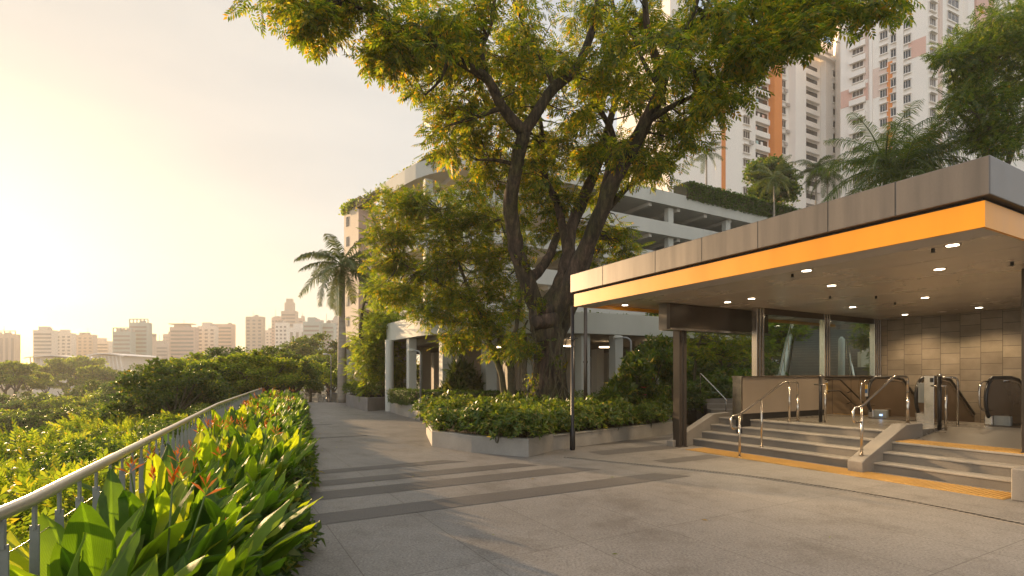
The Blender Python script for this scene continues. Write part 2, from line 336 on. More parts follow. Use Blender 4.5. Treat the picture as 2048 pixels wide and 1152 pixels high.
L_palm = leaf_mat('palm_leaves', [(0, (.03, .055, .012)), (.6, (.055, .085, .015)), (1, (.10, .11, .02))], .4, rough=.4, tcol=2.2)
L_hedge = leaf_mat('hedge_leaves', [(0, (.045, .08, .010)), (.6, (.065, .105, .018)), (1, (.125, .135, .025))], .5, tcol=2.2, tint=(.9, 1.05, .6))
L_heli = heli_mat()
m_flower = leaf_mat('orange_bract', [(0, (.80, .20, .015)), (.5, (.88, .30, .02)), (1, (.85, .40, .03))], .4, tcol=1.2)
m_pinkf = leaf_mat('pink_petal', [(0, (.6, .06, .08)), (1, (.75, .15, .12))], .3, tcol=1.2)
m_stem = M('green_stem', (.10, .15, .03), .5)

# ------------------------------------------------------------------ ground
RAIL = [(-1.3, -1.5), (-1.55, 0), (-2.2, 2.27), (-6.3, 11.25), (-13.2, 28), (-17.6, 38), (-22, 50), (-22.6, 55), (-24.3, 66), (-30, 90)]
def railx(y): return float(np.interp(y, [p[1] for p in RAIL], [p[0] for p in RAIL]))
def sm(t): t = min(1, max(0, t)); return t*t*(3-2*t)
def hpath(x, y): return -.05*max(0, min(y, 75)-33)*sm((-7.5-x)/2.5)
def hter(x, y):
    s = railx(y)-x
    if s < 0: return hpath(x, y)-.06-.3*sm((-2-y)/3)
    return hpath(railx(y)-0.01, y)-.25-4.6*sm((s-.3)/13)-4.5*sm((s-10)/60)
def grid(xs, ys, h):
    V = [(x, y, h(x, y)) for y in ys for x in xs]; n = len(xs)
    Fc = np.array([[j*n+i, j*n+i+1, (j+1)*n+i+1, (j+1)*n+i] for j in range(len(ys)-1) for i in range(n-1)]); return V, Fc
xs = sorted(set(list(np.arange(-60, 40, 1.5))+list(np.linspace(-3000, -60, 24))+list(np.linspace(40, 3000, 20))))
ys = sorted(set(list(np.arange(-12, 90, 1.5))+list(np.linspace(90, 4500, 30))+[-60, -30]))
m_grass = M('undergrowth_ground', (.055, .06, .022), .95, var=.4, scale=.6, bump=.8, bscale=8)
tag(link_mesh('ground', *grid(xs, ys, hter), m_grass), kind='structure')
ysp = list(np.arange(-3, 76, 1.0)); ts = [0, .002]+list(np.linspace(.03, 1, 30)**1.3)
V = []; n = len(ts)
for y in ysp:
    x0 = railx(y)+.08
    for t in ts: x = x0+(46-x0)*t; V.append((x, y, hpath(x, y)))
Fc = np.array([[j*n+i, j*n+i+1, (j+1)*n+i+1, (j+1)*n+i] for j in range(len(ysp)-1) for i in range(n-1)])
tag(link_mesh('pavement', V, Fc, m_pave), kind='structure')
def bandstart(u):
    v = 2.0
    while W(u, v).x > railx(W(u, v).y)+.35: v -= .05
    return v
mb = MB()
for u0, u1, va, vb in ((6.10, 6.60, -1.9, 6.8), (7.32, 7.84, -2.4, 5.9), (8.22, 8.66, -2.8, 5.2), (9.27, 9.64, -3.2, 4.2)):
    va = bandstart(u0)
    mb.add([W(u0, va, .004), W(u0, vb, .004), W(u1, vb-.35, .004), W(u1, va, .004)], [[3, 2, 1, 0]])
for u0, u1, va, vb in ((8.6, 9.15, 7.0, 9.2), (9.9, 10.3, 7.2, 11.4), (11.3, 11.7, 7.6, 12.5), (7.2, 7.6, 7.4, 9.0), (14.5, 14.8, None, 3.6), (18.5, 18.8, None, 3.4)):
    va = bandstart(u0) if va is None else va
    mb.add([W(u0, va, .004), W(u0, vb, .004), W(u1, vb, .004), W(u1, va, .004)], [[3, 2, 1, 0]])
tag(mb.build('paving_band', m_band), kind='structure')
m_road = M('far_road', (.22, .21, .20), .8)
tag(MB().add([(-40, 78, -2.1), (-5, 78, -2.1), (-5, 96, -2.1), (-60, 96, -2.1)], [[0, 1, 2, 3]]).build('road', m_road), kind='structure')

# drain channel
dr = [G(1130, 915), G(1300, 932), G(1500, 953), G(1760, 993), G(2048, 1050), G(2400, 1125)]
mb = MB()
cv = curve([(p.x, p.y) for p in dr], 8)
ribbon(mb, cv, -.04, .04, .001, .008); dtr = tag(mb.build('drain_channel', M('drain_metal', (.16, .14, .12), .4, metal=.6)), 'long slotted metal drain channel running across the paving under the canopy edge', 'drain')
mb = MB()
for a, b in zip(cv[:-1], cv[1:]):
    n = max(2, int((Vector(b)-Vector(a)).length/.05))
    for k in range(n):
        t = k/n; c = Vector(a)*(1-t)+Vector(b)*t; d = (Vector(b)-Vector(a)).normalized(); nn = Vector((-d.y, d.x))
        mb.ob((c.x, c.y, .009), (d.x*.009, d.y*.009, 0), (nn.x*.032, nn.y*.032, 0), (0, 0, .003))
mb.build('grating', m_black, dtr)
mb = MB(); ribbon(mb, cv, -.07, -.045, .001, .010); ribbon(mb, cv, .045, .07, .001, .010); mb.build('rim', m_nose, dtr)

# ------------------------------------------------------------------ station entrance
zL = .64
st = empty('station_platform', W(5, 10, 0), 'grey granite stair and platform of the station entrance', 'platform')
mb = MB(); nm = MB()
for k in range(4):
    v0 = 9.88+.3*k; z = .16*(k+1)
    mb.ub(5.1, 8.8, v0, 11.4 if k == 3 else v0+.3, -.05, z-.03)
    nm.ub(5.1, 8.8, v0-.02, (v0+.3 if k < 3 else v0+.3), z-.03, z)
mb.build('left_flight', m_step, st); nm.build('left_treads', m_nose, st, bevel=.006)
mb = MB(); nm = MB()
for k in range(3):
    v0 = 9.88+.3*k; z = .16*(k+1)
    mb.ub(2.85, 4.85, v0, v0+(.3 if k < 2 else .75), -.05, z-.03)
    nm.ub(2.85, 4.85, v0-.02, v0+(.3 if k < 2 else .75), z-.03, z)
mb.build('right_flight', m_step, st); nm.build('right_treads', m_nose, st, bevel=.006)
mb = MB()
mb.ub(4.851, 8.8, 11.08, 14.4, -.05, zL-.001); mb.ub(-1.5, 4.85, 12.7, 14.4, -.05, zL-.001)
q = [(-1.5, 11.23), (-1.5, 12.7), (4.85, 12.7), (4.85, 11.23)][::-1]
mb.hexa([W(a, b, -.05) for a, b in q], [W(a, b, .479 if b < 12 else zL-.001) for a, b in q])
mb.ub(-1.5, 2.6, 9.9, 11.23, -.05, .479)
mb.build('floor', m_floor, st)
# cheek walls
def cheek(u0, u1, pts, lab):
    mb = MB(); n = len(pts)
    A = [W(u0, v, z) for v, z in pts]+[W(u0, pts[-1][0], 0), W(u0, pts[0][0], 0)]
    B = [W(u1, v, z) for v, z in pts]+[W(u1, pts[-1][0], 0), W(u1, pts[0][0], 0)]
    k = len(A); mb.add(A+B, [list(range(k)), list(range(k, 2*k))[::-1]]+[[i, i+k, (i+1) % k+k, (i+1) % k] for i in range(k)])
    o = mb.build('cheek_wall', m_stone, st, bevel=.012); o['label'] = lab
    return o
cheek(4.85, 5.1, [(9.52, .19), (9.62, .24), (11.0, .76), (11.6, .76)], 'sloping granite cheek between the two flights')
cheek(8.8, 9.0, [(9.2, .14), (9.3, .16), (10.6, .72), (11.2, .74)], 'sloping granite kerb at the left end of the steps')
cheek(2.5, 2.85, [(9.2, .42), (9.9, .44), (10.6, .70), (11.2, .70)], 'granite block at the right end of the steps')
# tactile strips
def tactile(u0, u1, v0, v1, z, lab, dots=False):
    o = tag(MB().ub(u0, u1, v0, v1, z-.006, z+.004).build('tactile_strip', m_tact, None), lab, 'tactile paving')
    mb = MB(); 
    if dots:
        for i in range(int((u1-u0)/.06)):
            for j in range(int((v1-v0)/.06)):
                u = u0+.03+.06*i; v = v0+.03+.06*j; mb.ub(u-.014, u+.014, v-.014, v+.014, z+.003, z+.010)
    else:
        for i in range(int((u1-u0)/.052)):
            u = u0+.02+.052*i; mb.ub(u, u+.024, v0+.015, v1-.015, z+.003, z+.011)
    mb.build('raised_bars', m_tact, o)
tactile(2.9, 8.35, 9.12, 9.72, .0065, 'long ribbed yellow tactile strip on the ground along the foot of the steps')
tactile(2.9, 4.82, 10.52, 11.1, .4865, 'short studded yellow tactile strip on the right-hand landing', True)

# canopy
cz0, cz1, cz2, cz3 = 3.19, 3.475, 3.50, 3.90
cpy = empty('station_canopy', W(6, 9, 3.2), 'large flat station canopy with bronze fascia and orange band', 'canopy')
U0, U1, V0, V1 = 2.34, 9.5, 6.9, 17.2
mb = MB(); mb.ub(U0-.06, U1+.06, V0-.06, V1, cz2, cz3)
mb.build('fascia', m_fascia, cpy, bevel=.01)
mb = MB()
for px in (1205, 1310, 1403, 1515, 1655, 1790):          # panel seams
    k = (px-1024)/F; Vf = V0-.06
    # solve U on the front face for that direction
    u = Vf*(.8725-.4886*k)/(.4886+.8725*k)
    MB().ub(u-.004, u+.004, V0-.063, V0-.05, cz2+.002, cz3-.002).build('panel_seam', m_seam, cpy)
MB().ub(U0+.03, U1-.03, V0+.03, V1-.1, cz1-.01, cz2+.004).build('shadow_gap', m_seam, cpy)
mb = MB()
mb.ub(U0, U1, V0, V0+.03, cz0, cz1-.012); mb.ub(U0, U0+.03, V0+.03, V1-.2, cz0, cz1-.012); mb.ub(U1-.03, U1, V0+.03, V1-.2, cz0, cz1-.012)
mb.build('orange_band', m_orange, cpy)
MB().ub(U0+.032, U1-.032, V0+.032, V0+.5, cz0+.004, cz0+.06).build('soffit_edge', m_soffit, cpy)
ZC = 3.27
mb = MB()
vv = V0+.5
while vv < 17:                                    # ceiling panels running along the front, with recessed joints
    wv = 1.35
    mb.ub(U0+.034, U1-.034, vv+.012, min(vv+wv, 17.1), ZC, ZC+.03); vv += wv
mb.build('ceiling_panel', m_ceil, cpy)
MB().ub(U0+.04, U1-.04, V0+.45, V1-.2, ZC+.032, ZC+.12).build('ceiling_backing', m_seam, cpy)
def ceil_pt(px, py, z=ZC): return P(px, py, F*(z-CH)/(HOR-py))
pl = [(1905, 490), (1613, 541), (1879, 538), (1663, 571), (1850, 595), (1705, 614), (1958, 615), (1455, 604), (1503, 597), (1250, 610), (1810, 629), (1587, 629)]
for i, (px, py) in enumerate(pl):
    c = ceil_pt(px, py)
    o = MB().tube([(c.x, c.y, c.z-.006), (c.x, c.y, c.z+.001)], [.085, .09], 20).build('downlight', m_steel, cpy)
    MB().disc((c.x, c.y, c.z-.007), .065).build('lamp', m_light, o)
    ld = bpy.data.lights.new('downlight_bulb', 'SPOT'); ld.energy = 62; ld.color = (1, .74, .45); ld.spot_size = R(130); ld.spot_blend = .6; ld.shadow_soft_size = .06
    lo = bpy.data.objects.new('downlight_bulb', ld); COL.objects.link(lo); lo.location = Vector((c.x, c.y, c.z-.03))-wl(o); lo.parent = o
for px, py in ((1866, 497), (1585, 548), (1752, 592), (2024, 524), (1660, 592), (1790, 605)):
    c = ceil_pt(px, py); MB().tube([(c.x, c.y, c.z), (c.x, c.y, c.z-.05), (c.x, c.y, c.z-.055)], [.02, .02, .035], 10).build('sprinkler_head', m_black, cpy)
# recessed slot light track in the ceiling
a = ceil_pt(1575, 586); b = ceil_pt(1970, 528)
# columns
def column(u, v, su, sv, z0, z1, lab, mt=m_bronze):
    o = empty('canopy_column', W(u, v, z0), lab, 'column')
    MB().ub(u-su, u+su, v-sv, v-sv*.35, z0, z1).build('flange', mt, o, bevel=.008)
    MB().ub(u-su, u+su, v+sv*.35, v+sv, z0, z1).build('flange', mt, o, bevel=.008)
    MB().ub(u-su*.55, u+su*.55, v-sv*.35-.001, v+sv*.35+.001, z0, z1).build('web', m_steel, o)
    MB().ub(u-su-.02, u+su+.02, v-sv-.02, v+sv+.02, z0, z0+.02).build('base_plate', mt, o)
column(8.79, 9.42, .10, .12, 0, ZC, 'dark bronze steel column at the left end of the steps')
column(3.0, 10.75, .16, .17, .48, ZC, 'wide bronze column standing on the right-hand landing at the picture edge')
po = empty('canopy_post', G(1145, 900), 'slim round black post under the far corner of the canopy', 'post')
p = G(1145, 900); p = Vector((p.x+.0, p.y, 0))
MB().tube([p+Vector((0, 0, z)) for z in (0, .02, .45, .5, 3.2)], [.05, .062, .062, .040, .040], 14).build('shaft', m_black, po, True)
MB().tube([p+Vector((0, 0, 2.45)), p+Vector((0, 0, 2.52))], .058, 14).build('collar', m_black, po)
MB().bar(p+Vector((-.12, 0, 2.49)), p+Vector((.12, 0, 2.49)), .02, .02).build('bracket', m_black, po)
po = empty('drain_pipe', P(1171, 800, 14.2), 'thin brown pipe rising from the planter behind the black canopy post', 'pipe'); x = P(1171, 800, 14.2)
MB().tube([(x.x, x.y, 0), (x.x, x.y, 3.7)], .05, 10).build('pipe', m_bronze, po, True)
MB().tube([(x.x, x.y, 2.0), (x.x, x.y, 2.06)], .062, 10).build('clamp', m_bronze, po)
# hanging sign box
sg = empty('hanging_sign_box', W(8.5, 10.4, 2.68), 'blank dark bronze box sign hanging under the canopy beside the column', 'sign')
MB().ub(8.42, 8.62, 8.7, 12.15, 2.72, 3.262).build('panel', m_bronze, sg, bevel=.006)
MB().ub(8.38, 8.66, 8.67, 12.18, 2.67, 2.72).build('lower_trim', m_steel, sg)
MB().ub(8.40, 8.64, 8.60, 8.697, 2.68, 3.26).build('end_cap', m_fascia, sg)

# low walls and glazing on the left side
lw = empty('balustrade_wall', W(8.0, 12, zL), 'waist-high pale stone wall below the glazing', 'wall')
MB().ub(7.9, 8.1, 10.45, 13.7, zL+.14, 1.62).build('stone_face', m_wallp, lw, bevel=.01)
MB().ub(7.92, 8.08, 10.47, 13.7, zL-.3, zL+.14).build('plinth', m_black, lw)
MB().ub(7.87, 8.13, 10.40, 13.72, 1.62, 1.65).build('coping', m_steel, lw)
MB().ub(7.885, 8.115, 10.40, 10.45, zL, 1.62).build('end_trim', m_steel, lw)
lw = empty('stairwell_wall', W(8.1, 15, 0), 'dark brown panelled wall beside the descending stair', 'wall')
mb = MB(); mb.ub(8.05, 8.2, 13.7, 16.6, 0.02, 1.60)
mb.build('panel', m_wallb, lw)
MB().ub(8.02, 8.23, 13.7, 16.6, 1.60, 1.64).build('coping', m_bronze, lw)
mb = MB()
for vj in (14.3, 15.2, 16.0): mb.ub(8.046, 8.05, vj, vj+.008, .1, 1.6)
mb.build('joint', m_seam, lw)
gl = empty('glazed_screen', W(8.0, 13.5, 1.65), 'tall clear glass screen above the low wall, with steel mullions', 'glass screen')
for v0, v1 in ((11.3, 12.35), (12.36, 13.75), (14.05, 15.3), (15.31, 16.2)):
    MB().ub(7.995, 8.005, v0, v1, 1.66, 3.12).build('pane', m_glass, gl)
for v in (11.05, 11.16, 11.27, 13.78, 13.88, 13.98, 16.22, 16.32, 16.42, 16.52):
    MB().ub(7.93, 8.07, v-.028, v+.028, 1.645, ZC).build('mullion', m_steel, gl, bevel=.004)
MB().ub(7.96, 8.04, 11.3, 16.2, 3.12, ZC-.002).build('header', m_bronze, gl)
MB().ub(7.98, 8.02, 11.3, 16.2, 1.645, 1.665).build('sill', m_steel, gl)
# back tiled wall and right wall
bw = empty('tiled_wall', W(4, 16.7, 0), 'tall sandstone tiled wall at the back of the station', 'wall')
MB().ub(-1.5, 8.0, 16.65, 16.9, -.05, ZC-.002).build('tiles', m_tile, bw)
bw2 = empty('side_wall', W(1.2, 14, 0), 'tiled side wall closing the right end of the station', 'wall')
MB().ub(-1.7, -1.5, 11.2, 16.9, -.05, ZC-.003).build('tiles', m_tile, bw2)
# pit (descending stair treads) behind the floor edge
pit = empty('descending_stair', W(7.4, 14.4, 0), 'granite stair descending behind the platform edge', 'stairs')
mb = MB()
for k in range(4): mb.ub(7.0, 8.04, 14.4+.3*k, 14.7+.3*k, .0, zL-.15*(k+1))
mb.build('treads', m_step, pit)
MB().ub(6.98, 8.04, 14.33, 14.398, zL-.0005, zL+.006).build('edge_strip', m_tact, pit)

def rail_obj(name, lab, tubes, posts, mt=m_steel, r=.022, extra=None):
    b = tubes[0][0]; o = empty(name, b, lab, 'handrail')
    for t in tubes: MB().tube(curve([tuple(p) for p in t], 5) if len(t) > 2 else t, r, 12).build('rail', mt, o, True)
    for a, c, rr, m2 in posts:
        MB().tube([a, c], rr, 10).build('post', m2, o, True)
    return o
def rnd(pts, r=.08):       # round corners of a polyline
    pts = [Vector(p) for p in pts]; res = [pts[0]]
    for i in range(1, len(pts)-1):
        a, b, c = pts[i-1], pts[i], pts[i+1]; d1 = (a-b); d2 = (c-b); k = min(r, d1.length/2, d2.length/2); p0 = b+d1.normalized()*k; p2 = b+d2.normalized()*k
        for t in (0, .25, .5, .75, 1): res.append(p0*(1-t)**2+b*2*t*(1-t)+p2*t*t)
    res.append(pts[-1]); return res
def step_rail(u, v0, z0, zt, v1, lab, mids):
    o = empty('step_handrail', W(u, v0, z0), lab, 'handrail')
    zl0, zh = z0+.88-.02, zt+.88
    main = rnd([W(u, v0-.02, zl0-.28), W(u, v0-.26, zl0-.28), W(u, v0-.26, zl0-.02), W(u, v0-.02, zl0-.01), W(u, v1-.5, zh), W(u, v1, zh), W(u, v1, zh-.3)], .09)
    MB().tube(main, .021, 12, True).build('rail', m_steel, o, True)
    MB().tube([W(u, v0, z0), W(u, v0, zl0)], .022, 12).build('post', m_steel, o, True)
    for v, zb in mids:
        t = min(1, max(0, (v-v0)/(v1-.5-v0))); MB().tube([W(u, v, zb), W(u, v, zl0+(zh-zl0)*t)], .022, 12).build('post', m_steel, o, True)
    MB().tube([W(u, v1, zt), W(u, v1, zh-.3)], .028, 12).build('post', m_steel, o, True)
    for v, zb in [(v0, z0)]+list(mids)+[(v1, zt)]:
        MB().tube([W(u, v, zb), W(u, v, zb+.012)], .045, 14).build('foot', m_steel, o)
step_rail(7.05, 9.25, .01, zL, 11.2, 'stainless handrail in the middle of the left flight of steps', [(9.95, .16), (10.9, zL)])
step_rail(4.97, 9.72, .27, .76, 11.3, 'stainless handrail mounted on the sloping cheek between the flights', [])
for (u, v, lab) in ((6.75, 11.55, 'black-topped steel bollard post near the left handrail on the platform'), (4.75, 12.0, 'black bollard post behind the cheek wall handrail')):
    o = empty('bollard_post', W(u, v, zL), lab, 'bollard')
    MB().tube([W(u, v, zL-.02), W(u, v, zL+1.0)], .035, 14).build('shaft', m_black, o, True)
    MB().tube([W(u-.1, v, zL-.02), W(u-.1, v, zL+.82)], .022, 12).build('side_post', m_steel, o, True)
    MB().tube([W(u-.11, v, zL+.82), W(u+.14, v, zL+.82)], .016, 10).build('crossbar', m_steel, o, True)
    MB().tube([W(u, v, zL+1.0), W(u, v, zL+1.04), W(u, v, zL+1.05)], [.035, .04, .02], 14).build('cap', m_steel, o, True)
o = empty('wall_handrail', W(8.0, 14, zL+.9), 'pair of dark handrails on the brown wall descending with the stair', 'handrail')
for h in (.92, .62):
    MB().tube(rnd([W(8.04, 13.75, zL+h), W(7.93, 13.75, zL+h), W(7.93, 14.45, zL+h), W(7.93, 16.2, zL+h-.98)], .06), .02, 10).build('rail', m_bronze, o, True)
    for v in (14.0, 15.0): MB().tube([W(8.04, v, zL+h-.06-(max(0, v-14.45)*.56)), W(7.93, v, zL+h-.01-(max(0, v-14.45)*.56))], .012, 8).build('bracket', m_bronze, o, True)
# notice on the wall: white header and yellow sheet
nb = empty('wall_notice', W(8.04, 13.9, 1.2), 'small yellow notice with a white header on the brown wall', 'notice')
m_ny = M('notice_yellow', (.72, .42, .04), .5, var=.04); m_nw = M('notice_white', (.6, .56, .5), .5, var=.04); m_ink = M('notice_ink', (.06, .05, .05), .6)
MB().ub(8.035, 8.044, 13.78, 14.08, 1.18, 1.46).build('sheet', m_ny, nb); MB().ub(8.033, 8.044, 13.78, 14.08, 1.462, 1.58).build('header', m_nw, nb)
mb = MB()
mb.ub(8.030, 8.034, 13.80, 13.87, 1.53, 1.565); mb.ub(8.030, 8.034, 13.80, 13.89, 1.48, 1.515); mb.ub(8.030, 8.034, 13.91, 14.0, 1.485, 1.505); mb.ub(8.030, 8.034, 14.02, 14.06, 1.50, 1.56)
for q in ((13.81, 13.86, 1.43, 1.445), (13.87, 13.9, 1.43, 1.445), (14.03, 14.06, 1.425, 1.448), (13.92, 13.96, 1.38, 1.39)): mb.ub(8.031, 8.0345, *q)
mb.build('print', m_ink, nb)

# escalators
def escalator(uL, uR, lab, sticker=False):
    o = empty('escalator', W((uL+uR)/2, 13.7, zL), lab, 'escalator')
    for u in (uL, uR):
        vs_, zs_ = 14.05, zL+.55       # newel centre
        loop = [W(u, vs_+.5, zL+.06)]
        for k in range(11):
            th = R(-80-18*k); loop.append(W(u, vs_+.46*math.cos(th)*.85, zL+.52+.46*math.sin(th)))
        loop += [W(u, 14.9, zL+.98), W(u, 15.3, zL+.93), W(u, 16.6, zL+.05)]
        MB().tube(loop, .036, 10).build('handrail_belt', m_rubber, o, True)
        poly = [(v, z) for v, z in [(14.5, zL+.05)]]+[(vs_+.43*math.cos(R(-80-18*k))*.85, zL+.52+.43*math.sin(R(-80-18*k))) for k in range(11)]+[(14.9, zL+.95), (15.3, zL+.90), (16.6, zL+.02), (16.6, 0.0), (14.5, 0.0)]
        n = len(poly); A = [W(u-.012, v, z) for v, z in poly]; B = [W(u+.012, v, z) for v, z in poly]
        MB().add(A+B, [list(range(n)), list(range(n, 2*n))[::-1]]+[[i, i+n, (i+1) % n+n, (i+1) % n] for i in range(n)]).build('balustrade', m_balu, o)
        MB().tube([W(u, 14.5, zL+.90), W(u, 14.95, zL+.90), W(u, 15.3, zL+.85), W(u, 16.5, zL+.0)], .03, 8).build('deck_trim', m_steel, o, True)
        MB().ub(u-.07, u+.07, 13.78, 14.6, zL, zL+.20).build('skirt', m_steel, o, bevel=.02)
    MB().ub(uR+.075, uL-.075, 13.55, 14.75, zL+.001, zL+.014).build('comb_plate', m_bronze, o)
    mb = MB()
    for k in range(5): mb.ub(uR+.08, uL-.08, 14.76+.36*k, 15.10+.36*k, 0.0, zL-.06-.13*k)
    mb.build('treads', m_black, o)
    m2 = MB().ub(uR+.10, uL-.10, 13.9, 13.94, zL+.04, zL+.30)
    lp = rnd([W(uL, 13.95, zL+.90), W(uL+.0, 13.35, zL+.90), W(uL+.0, 13.35, zL+.32), W(uL, 13.95, zL+.30)], .22)
    MB().tube(lp, .017, 10).build('guard_loop', m_steel, o, True)
    if sticker:
        mb = MB().ub(uL-.03, uL+.03, 13.60, 13.612, zL+.52, zL+.80); mb.build('safety_sticker', m_nw, o)
        MB().ub(uL-.028, uL+.028, 13.596, 13.60, zL+.70, zL+.79).build('yellow_patch', m_ny, o)
        MB().ub(uL-.028, uL+.028, 13.596, 13.60, zL+.60, zL+.695).build('blue_patch', M('sticker_blue', (.05, .14, .32), .4), o)
    if sticker: MB().ub(uL-.26, uL-.20, 13.775, 13.785, zL+.06, zL+.10).build('indicator', m_screen, o)
    MB().ub(uL-.34, uL-.075, 13.79, 13.9, zL+.0, zL+.2).build('control_box', m_post, o, bevel=.01)
    return o
escalator(6.85, 5.85, 'nearer-the-stair escalator with black handrails and a coloured sticker on its newel', True)
escalator(4.62, 3.6, 'escalator at the right edge beside the bronze column')
o = empty('control_post', W(5.45, 13.3, zL), 'square stainless post with a pale control panel between the escalators', 'post')
MB().ub(5.2, 5.38, 12.9, 13.02, zL-.01, zL+1.02).build('shaft', m_steel, o, bevel=.008)
MB().ub(5.45, 5.72, 13.45, 13.5, zL+.42, zL+.86).build('panel', m_post, o, bevel=.01)
MB().ub(5.43, 5.74, 13.42, 13.6, zL-.01, zL+.2).build('base', m_steel, o, bevel=.01)
MB().ub(5.5, 5.56, 13.45, 13.5, zL+.2, zL+.42).build('stem', m_steel, o)
MB().tube(rnd([W(5.1, 13.0, zL+.98), W(4.95, 13.3, zL+.98), W(4.95, 13.3, zL)], .1), .02, 10).build('barrier_rail', m_steel, o, True)
mb = MB().ub(5.21, 5.27, 12.894, 12.9, zL+.88, zL+.97); mb.build('button', m_seam, o)

# ------------------------------------------------------------------ podium with undercroft
pod = empty('podium_building', (2, 22, 0), 'low curved concrete podium with an open undercroft behind the big tree', 'building')
pp = [(-6.25, 26.2), (-6.0, 25.4), (-4.66, 23.3), (-3.8, 22.0), (-2.9, 21.2), (-1.6, 20.85), (.5, 20.65), (2.2, 20.7), (3.86, 21.2), (6.34, 22.4), (12, 25.6), (24, 32.4)]
cp = [tuple(p) for p in curve(pp, 4)]
mb = MB(); ribbon(mb, cp, 0, .25, 3.34, 4.18); mb.build('fascia_beam', m_conc, pod)
inner = offset(cp, .25); poly = [(p.x, p.y) for p in inner]+[(14, 48), (-12.5, 40), (-9.5, 30)]
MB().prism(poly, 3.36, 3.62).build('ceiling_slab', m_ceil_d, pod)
mb = MB()
for k in range(9):          # downstand beams
    a = W(19.5, 2+3.2*k, 3.12); b = W(40, 2+3.2*k, 3.12)
    if k > 1: mb.bar(a+Vector((0, 0, .12)), b+Vector((0, 0, .12)), .3, .26)
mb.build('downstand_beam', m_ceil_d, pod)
def pcol(px, d, w, label=None, round_=False, mt=m_conc, z1=3.338):
    c = P(px, HOR, d); mb = MB()
    if round_: mb.tube([(c.x, c.y, 0), (c.x, c.y, z1)], w/2, 24, True)
    else: mb.ob((c.x, c.y, z1/2), W(w/2, 0), W(0, w/2), (0, 0, z1/2))
    o = mb.build('column', mt, pod, smooth=False, bevel=0 if round_ else .02)
    if label: o['label'] = label
    return c
pcol(779, 24.7, .40, 'round white column at the left corner of the podium', True)
for px, d, ww in ((823, 23.6, .36), (891, 21.6, .42), (978, 21.6, .5), (1068, 22.0, .45), (1165, 21.4, .45), (1232, 22.0, .42), (1330, 23.3, .45)):
    pcol(px, d, ww)
for px, d in ((850, 31), (915, 29), (990, 30), (1040, 31), (1130, 30), (1195, 29), (1215, 34), (1275, 31), (1310, 35), (872, 36), (1080, 38), (1160, 38)):
    pcol(px, d, .5, mt=m_conc2)
mb = MB()
for k, (v0, v1) in enumerate(((-1, 3.0), (6.5, 10), (11.2, 14.5), (17, 22), (24, 30), (31, 40))): mb.ub(33.5, 33.8, v0+8, v1+8, 0, 3.3)
mb.build('back_wall', m_conc2, pod)
c0 = pod
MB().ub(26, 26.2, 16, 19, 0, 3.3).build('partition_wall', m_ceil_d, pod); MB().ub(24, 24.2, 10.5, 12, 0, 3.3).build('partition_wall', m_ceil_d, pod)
for px, d in ((1000, 26), (1130, 25), (1213, 26), (1307, 25), (1290, 29), (930, 27)):
    c = P(px, 0, d); MB().box(c.x-.35, c.x+.35, c.y-.06, c.y+.06, 3.05, 3.11).build('tube_light', emit_mat('tube_light', (1, .75, .45), 5.0) if 'tube_light' not in bpy.data.materials else bpy.data.materials['tube_light'], pod)
# downpipe on third column
MB().tube([P(886, HOR, 21.2)+Vector((0, 0, z)) for z in (2.6-CH, 3.3-CH, 4.1-CH)], .05, 8).build('downpipe', m_conc, pod, True)

# ------------------------------------------------------------------ multi-storey car park
car = empty('multistorey_carpark', (0, 42, 0), 'multi-storey concrete car park with open decks and rounded corner', 'building')
Cc = Vector((-4.2, 35.5)); dL = Vector((-.627, .779)); dR = Vector((.8725, .4886))
path = [Cc+dL*11, Cc+dL*8.8]
for k in range(9):
    t = k/8; a = Cc+dL*6.5; b = Cc+dR*6.5; path.append(a*(1-t)**2+Cc*2*t*(1-t)+b*t*t)
path += [Cc+dR*x for x in (14, 22, 30, 41)]
path = [tuple(p) for p in path]
tops = [17.6-2.65*k for k in range(5)]
bk = [(Cc+dR*41+Vector((-.4886, .8725))*18), (Cc+dL*11+Vector((.3, 1))*14)]
for i, zt in enumerate(tops):
    mb = MB(); ribbon(mb, path, 0, .22, zt-1.15, zt); mb.build('parapet', m_conc, car)
    ins = offset(path, .22); MB().prism([(p.x, p.y) for p in ins]+[(p.x, p.y) for p in bk], zt-1.12, zt-.85).build('deck_slab', m_conc, car)
    mb = MB()
    for x in np.arange(1.5, 41, 3.4):
        a = Cc+dR*x; a += Vector((-.4886, .8725))*.3; b = a+Vector((-.4886, .8725))*16
        mb.bar((a.x, a.y, zt-1.27), (b.x, b.y, zt-1.27), .35, .3)
    mb.build('deck_beam', m_conc2, car)
mb = MB(); ic = offset(path, .55)
for t in (5, 13.5, 21, 28.5, 36):
    c = Cc+dR*t+Vector((-.4886, .8725))*.6
    o = MB().ob((c.x, c.y, 8.2), W(.25, 0), W(0, .3), (0, 0, 8.2)).build('column', m_conc, car)
for t in (4, 10.3):
    c = Cc+dL*t+Vector((.78, .62))*.6
    MB().ob((c.x, c.y, 6.7), W(.25, 0), W(0, .3), (0, 0, 9.5)).build('column', m_conc, car)
b0, b1 = bk
MB().prism([(b0.x, b0.y), (b1.x, b1.y), (b1.x+.1, b1.y-.3), (b0.x+.1, b0.y-.3)], 0, 17.2).build('rear_wall', m_ceil_d, car)
mb = MB()
for t in (9, 19, 31): 
    a = Cc+dR*t+Vector((-.4886, .8725))*9; mb.ob((a.x, a.y, 8), W(3, 0), W(0, .15), (0, 0, 8))
mb.build('core_wall', m_conc2, car)
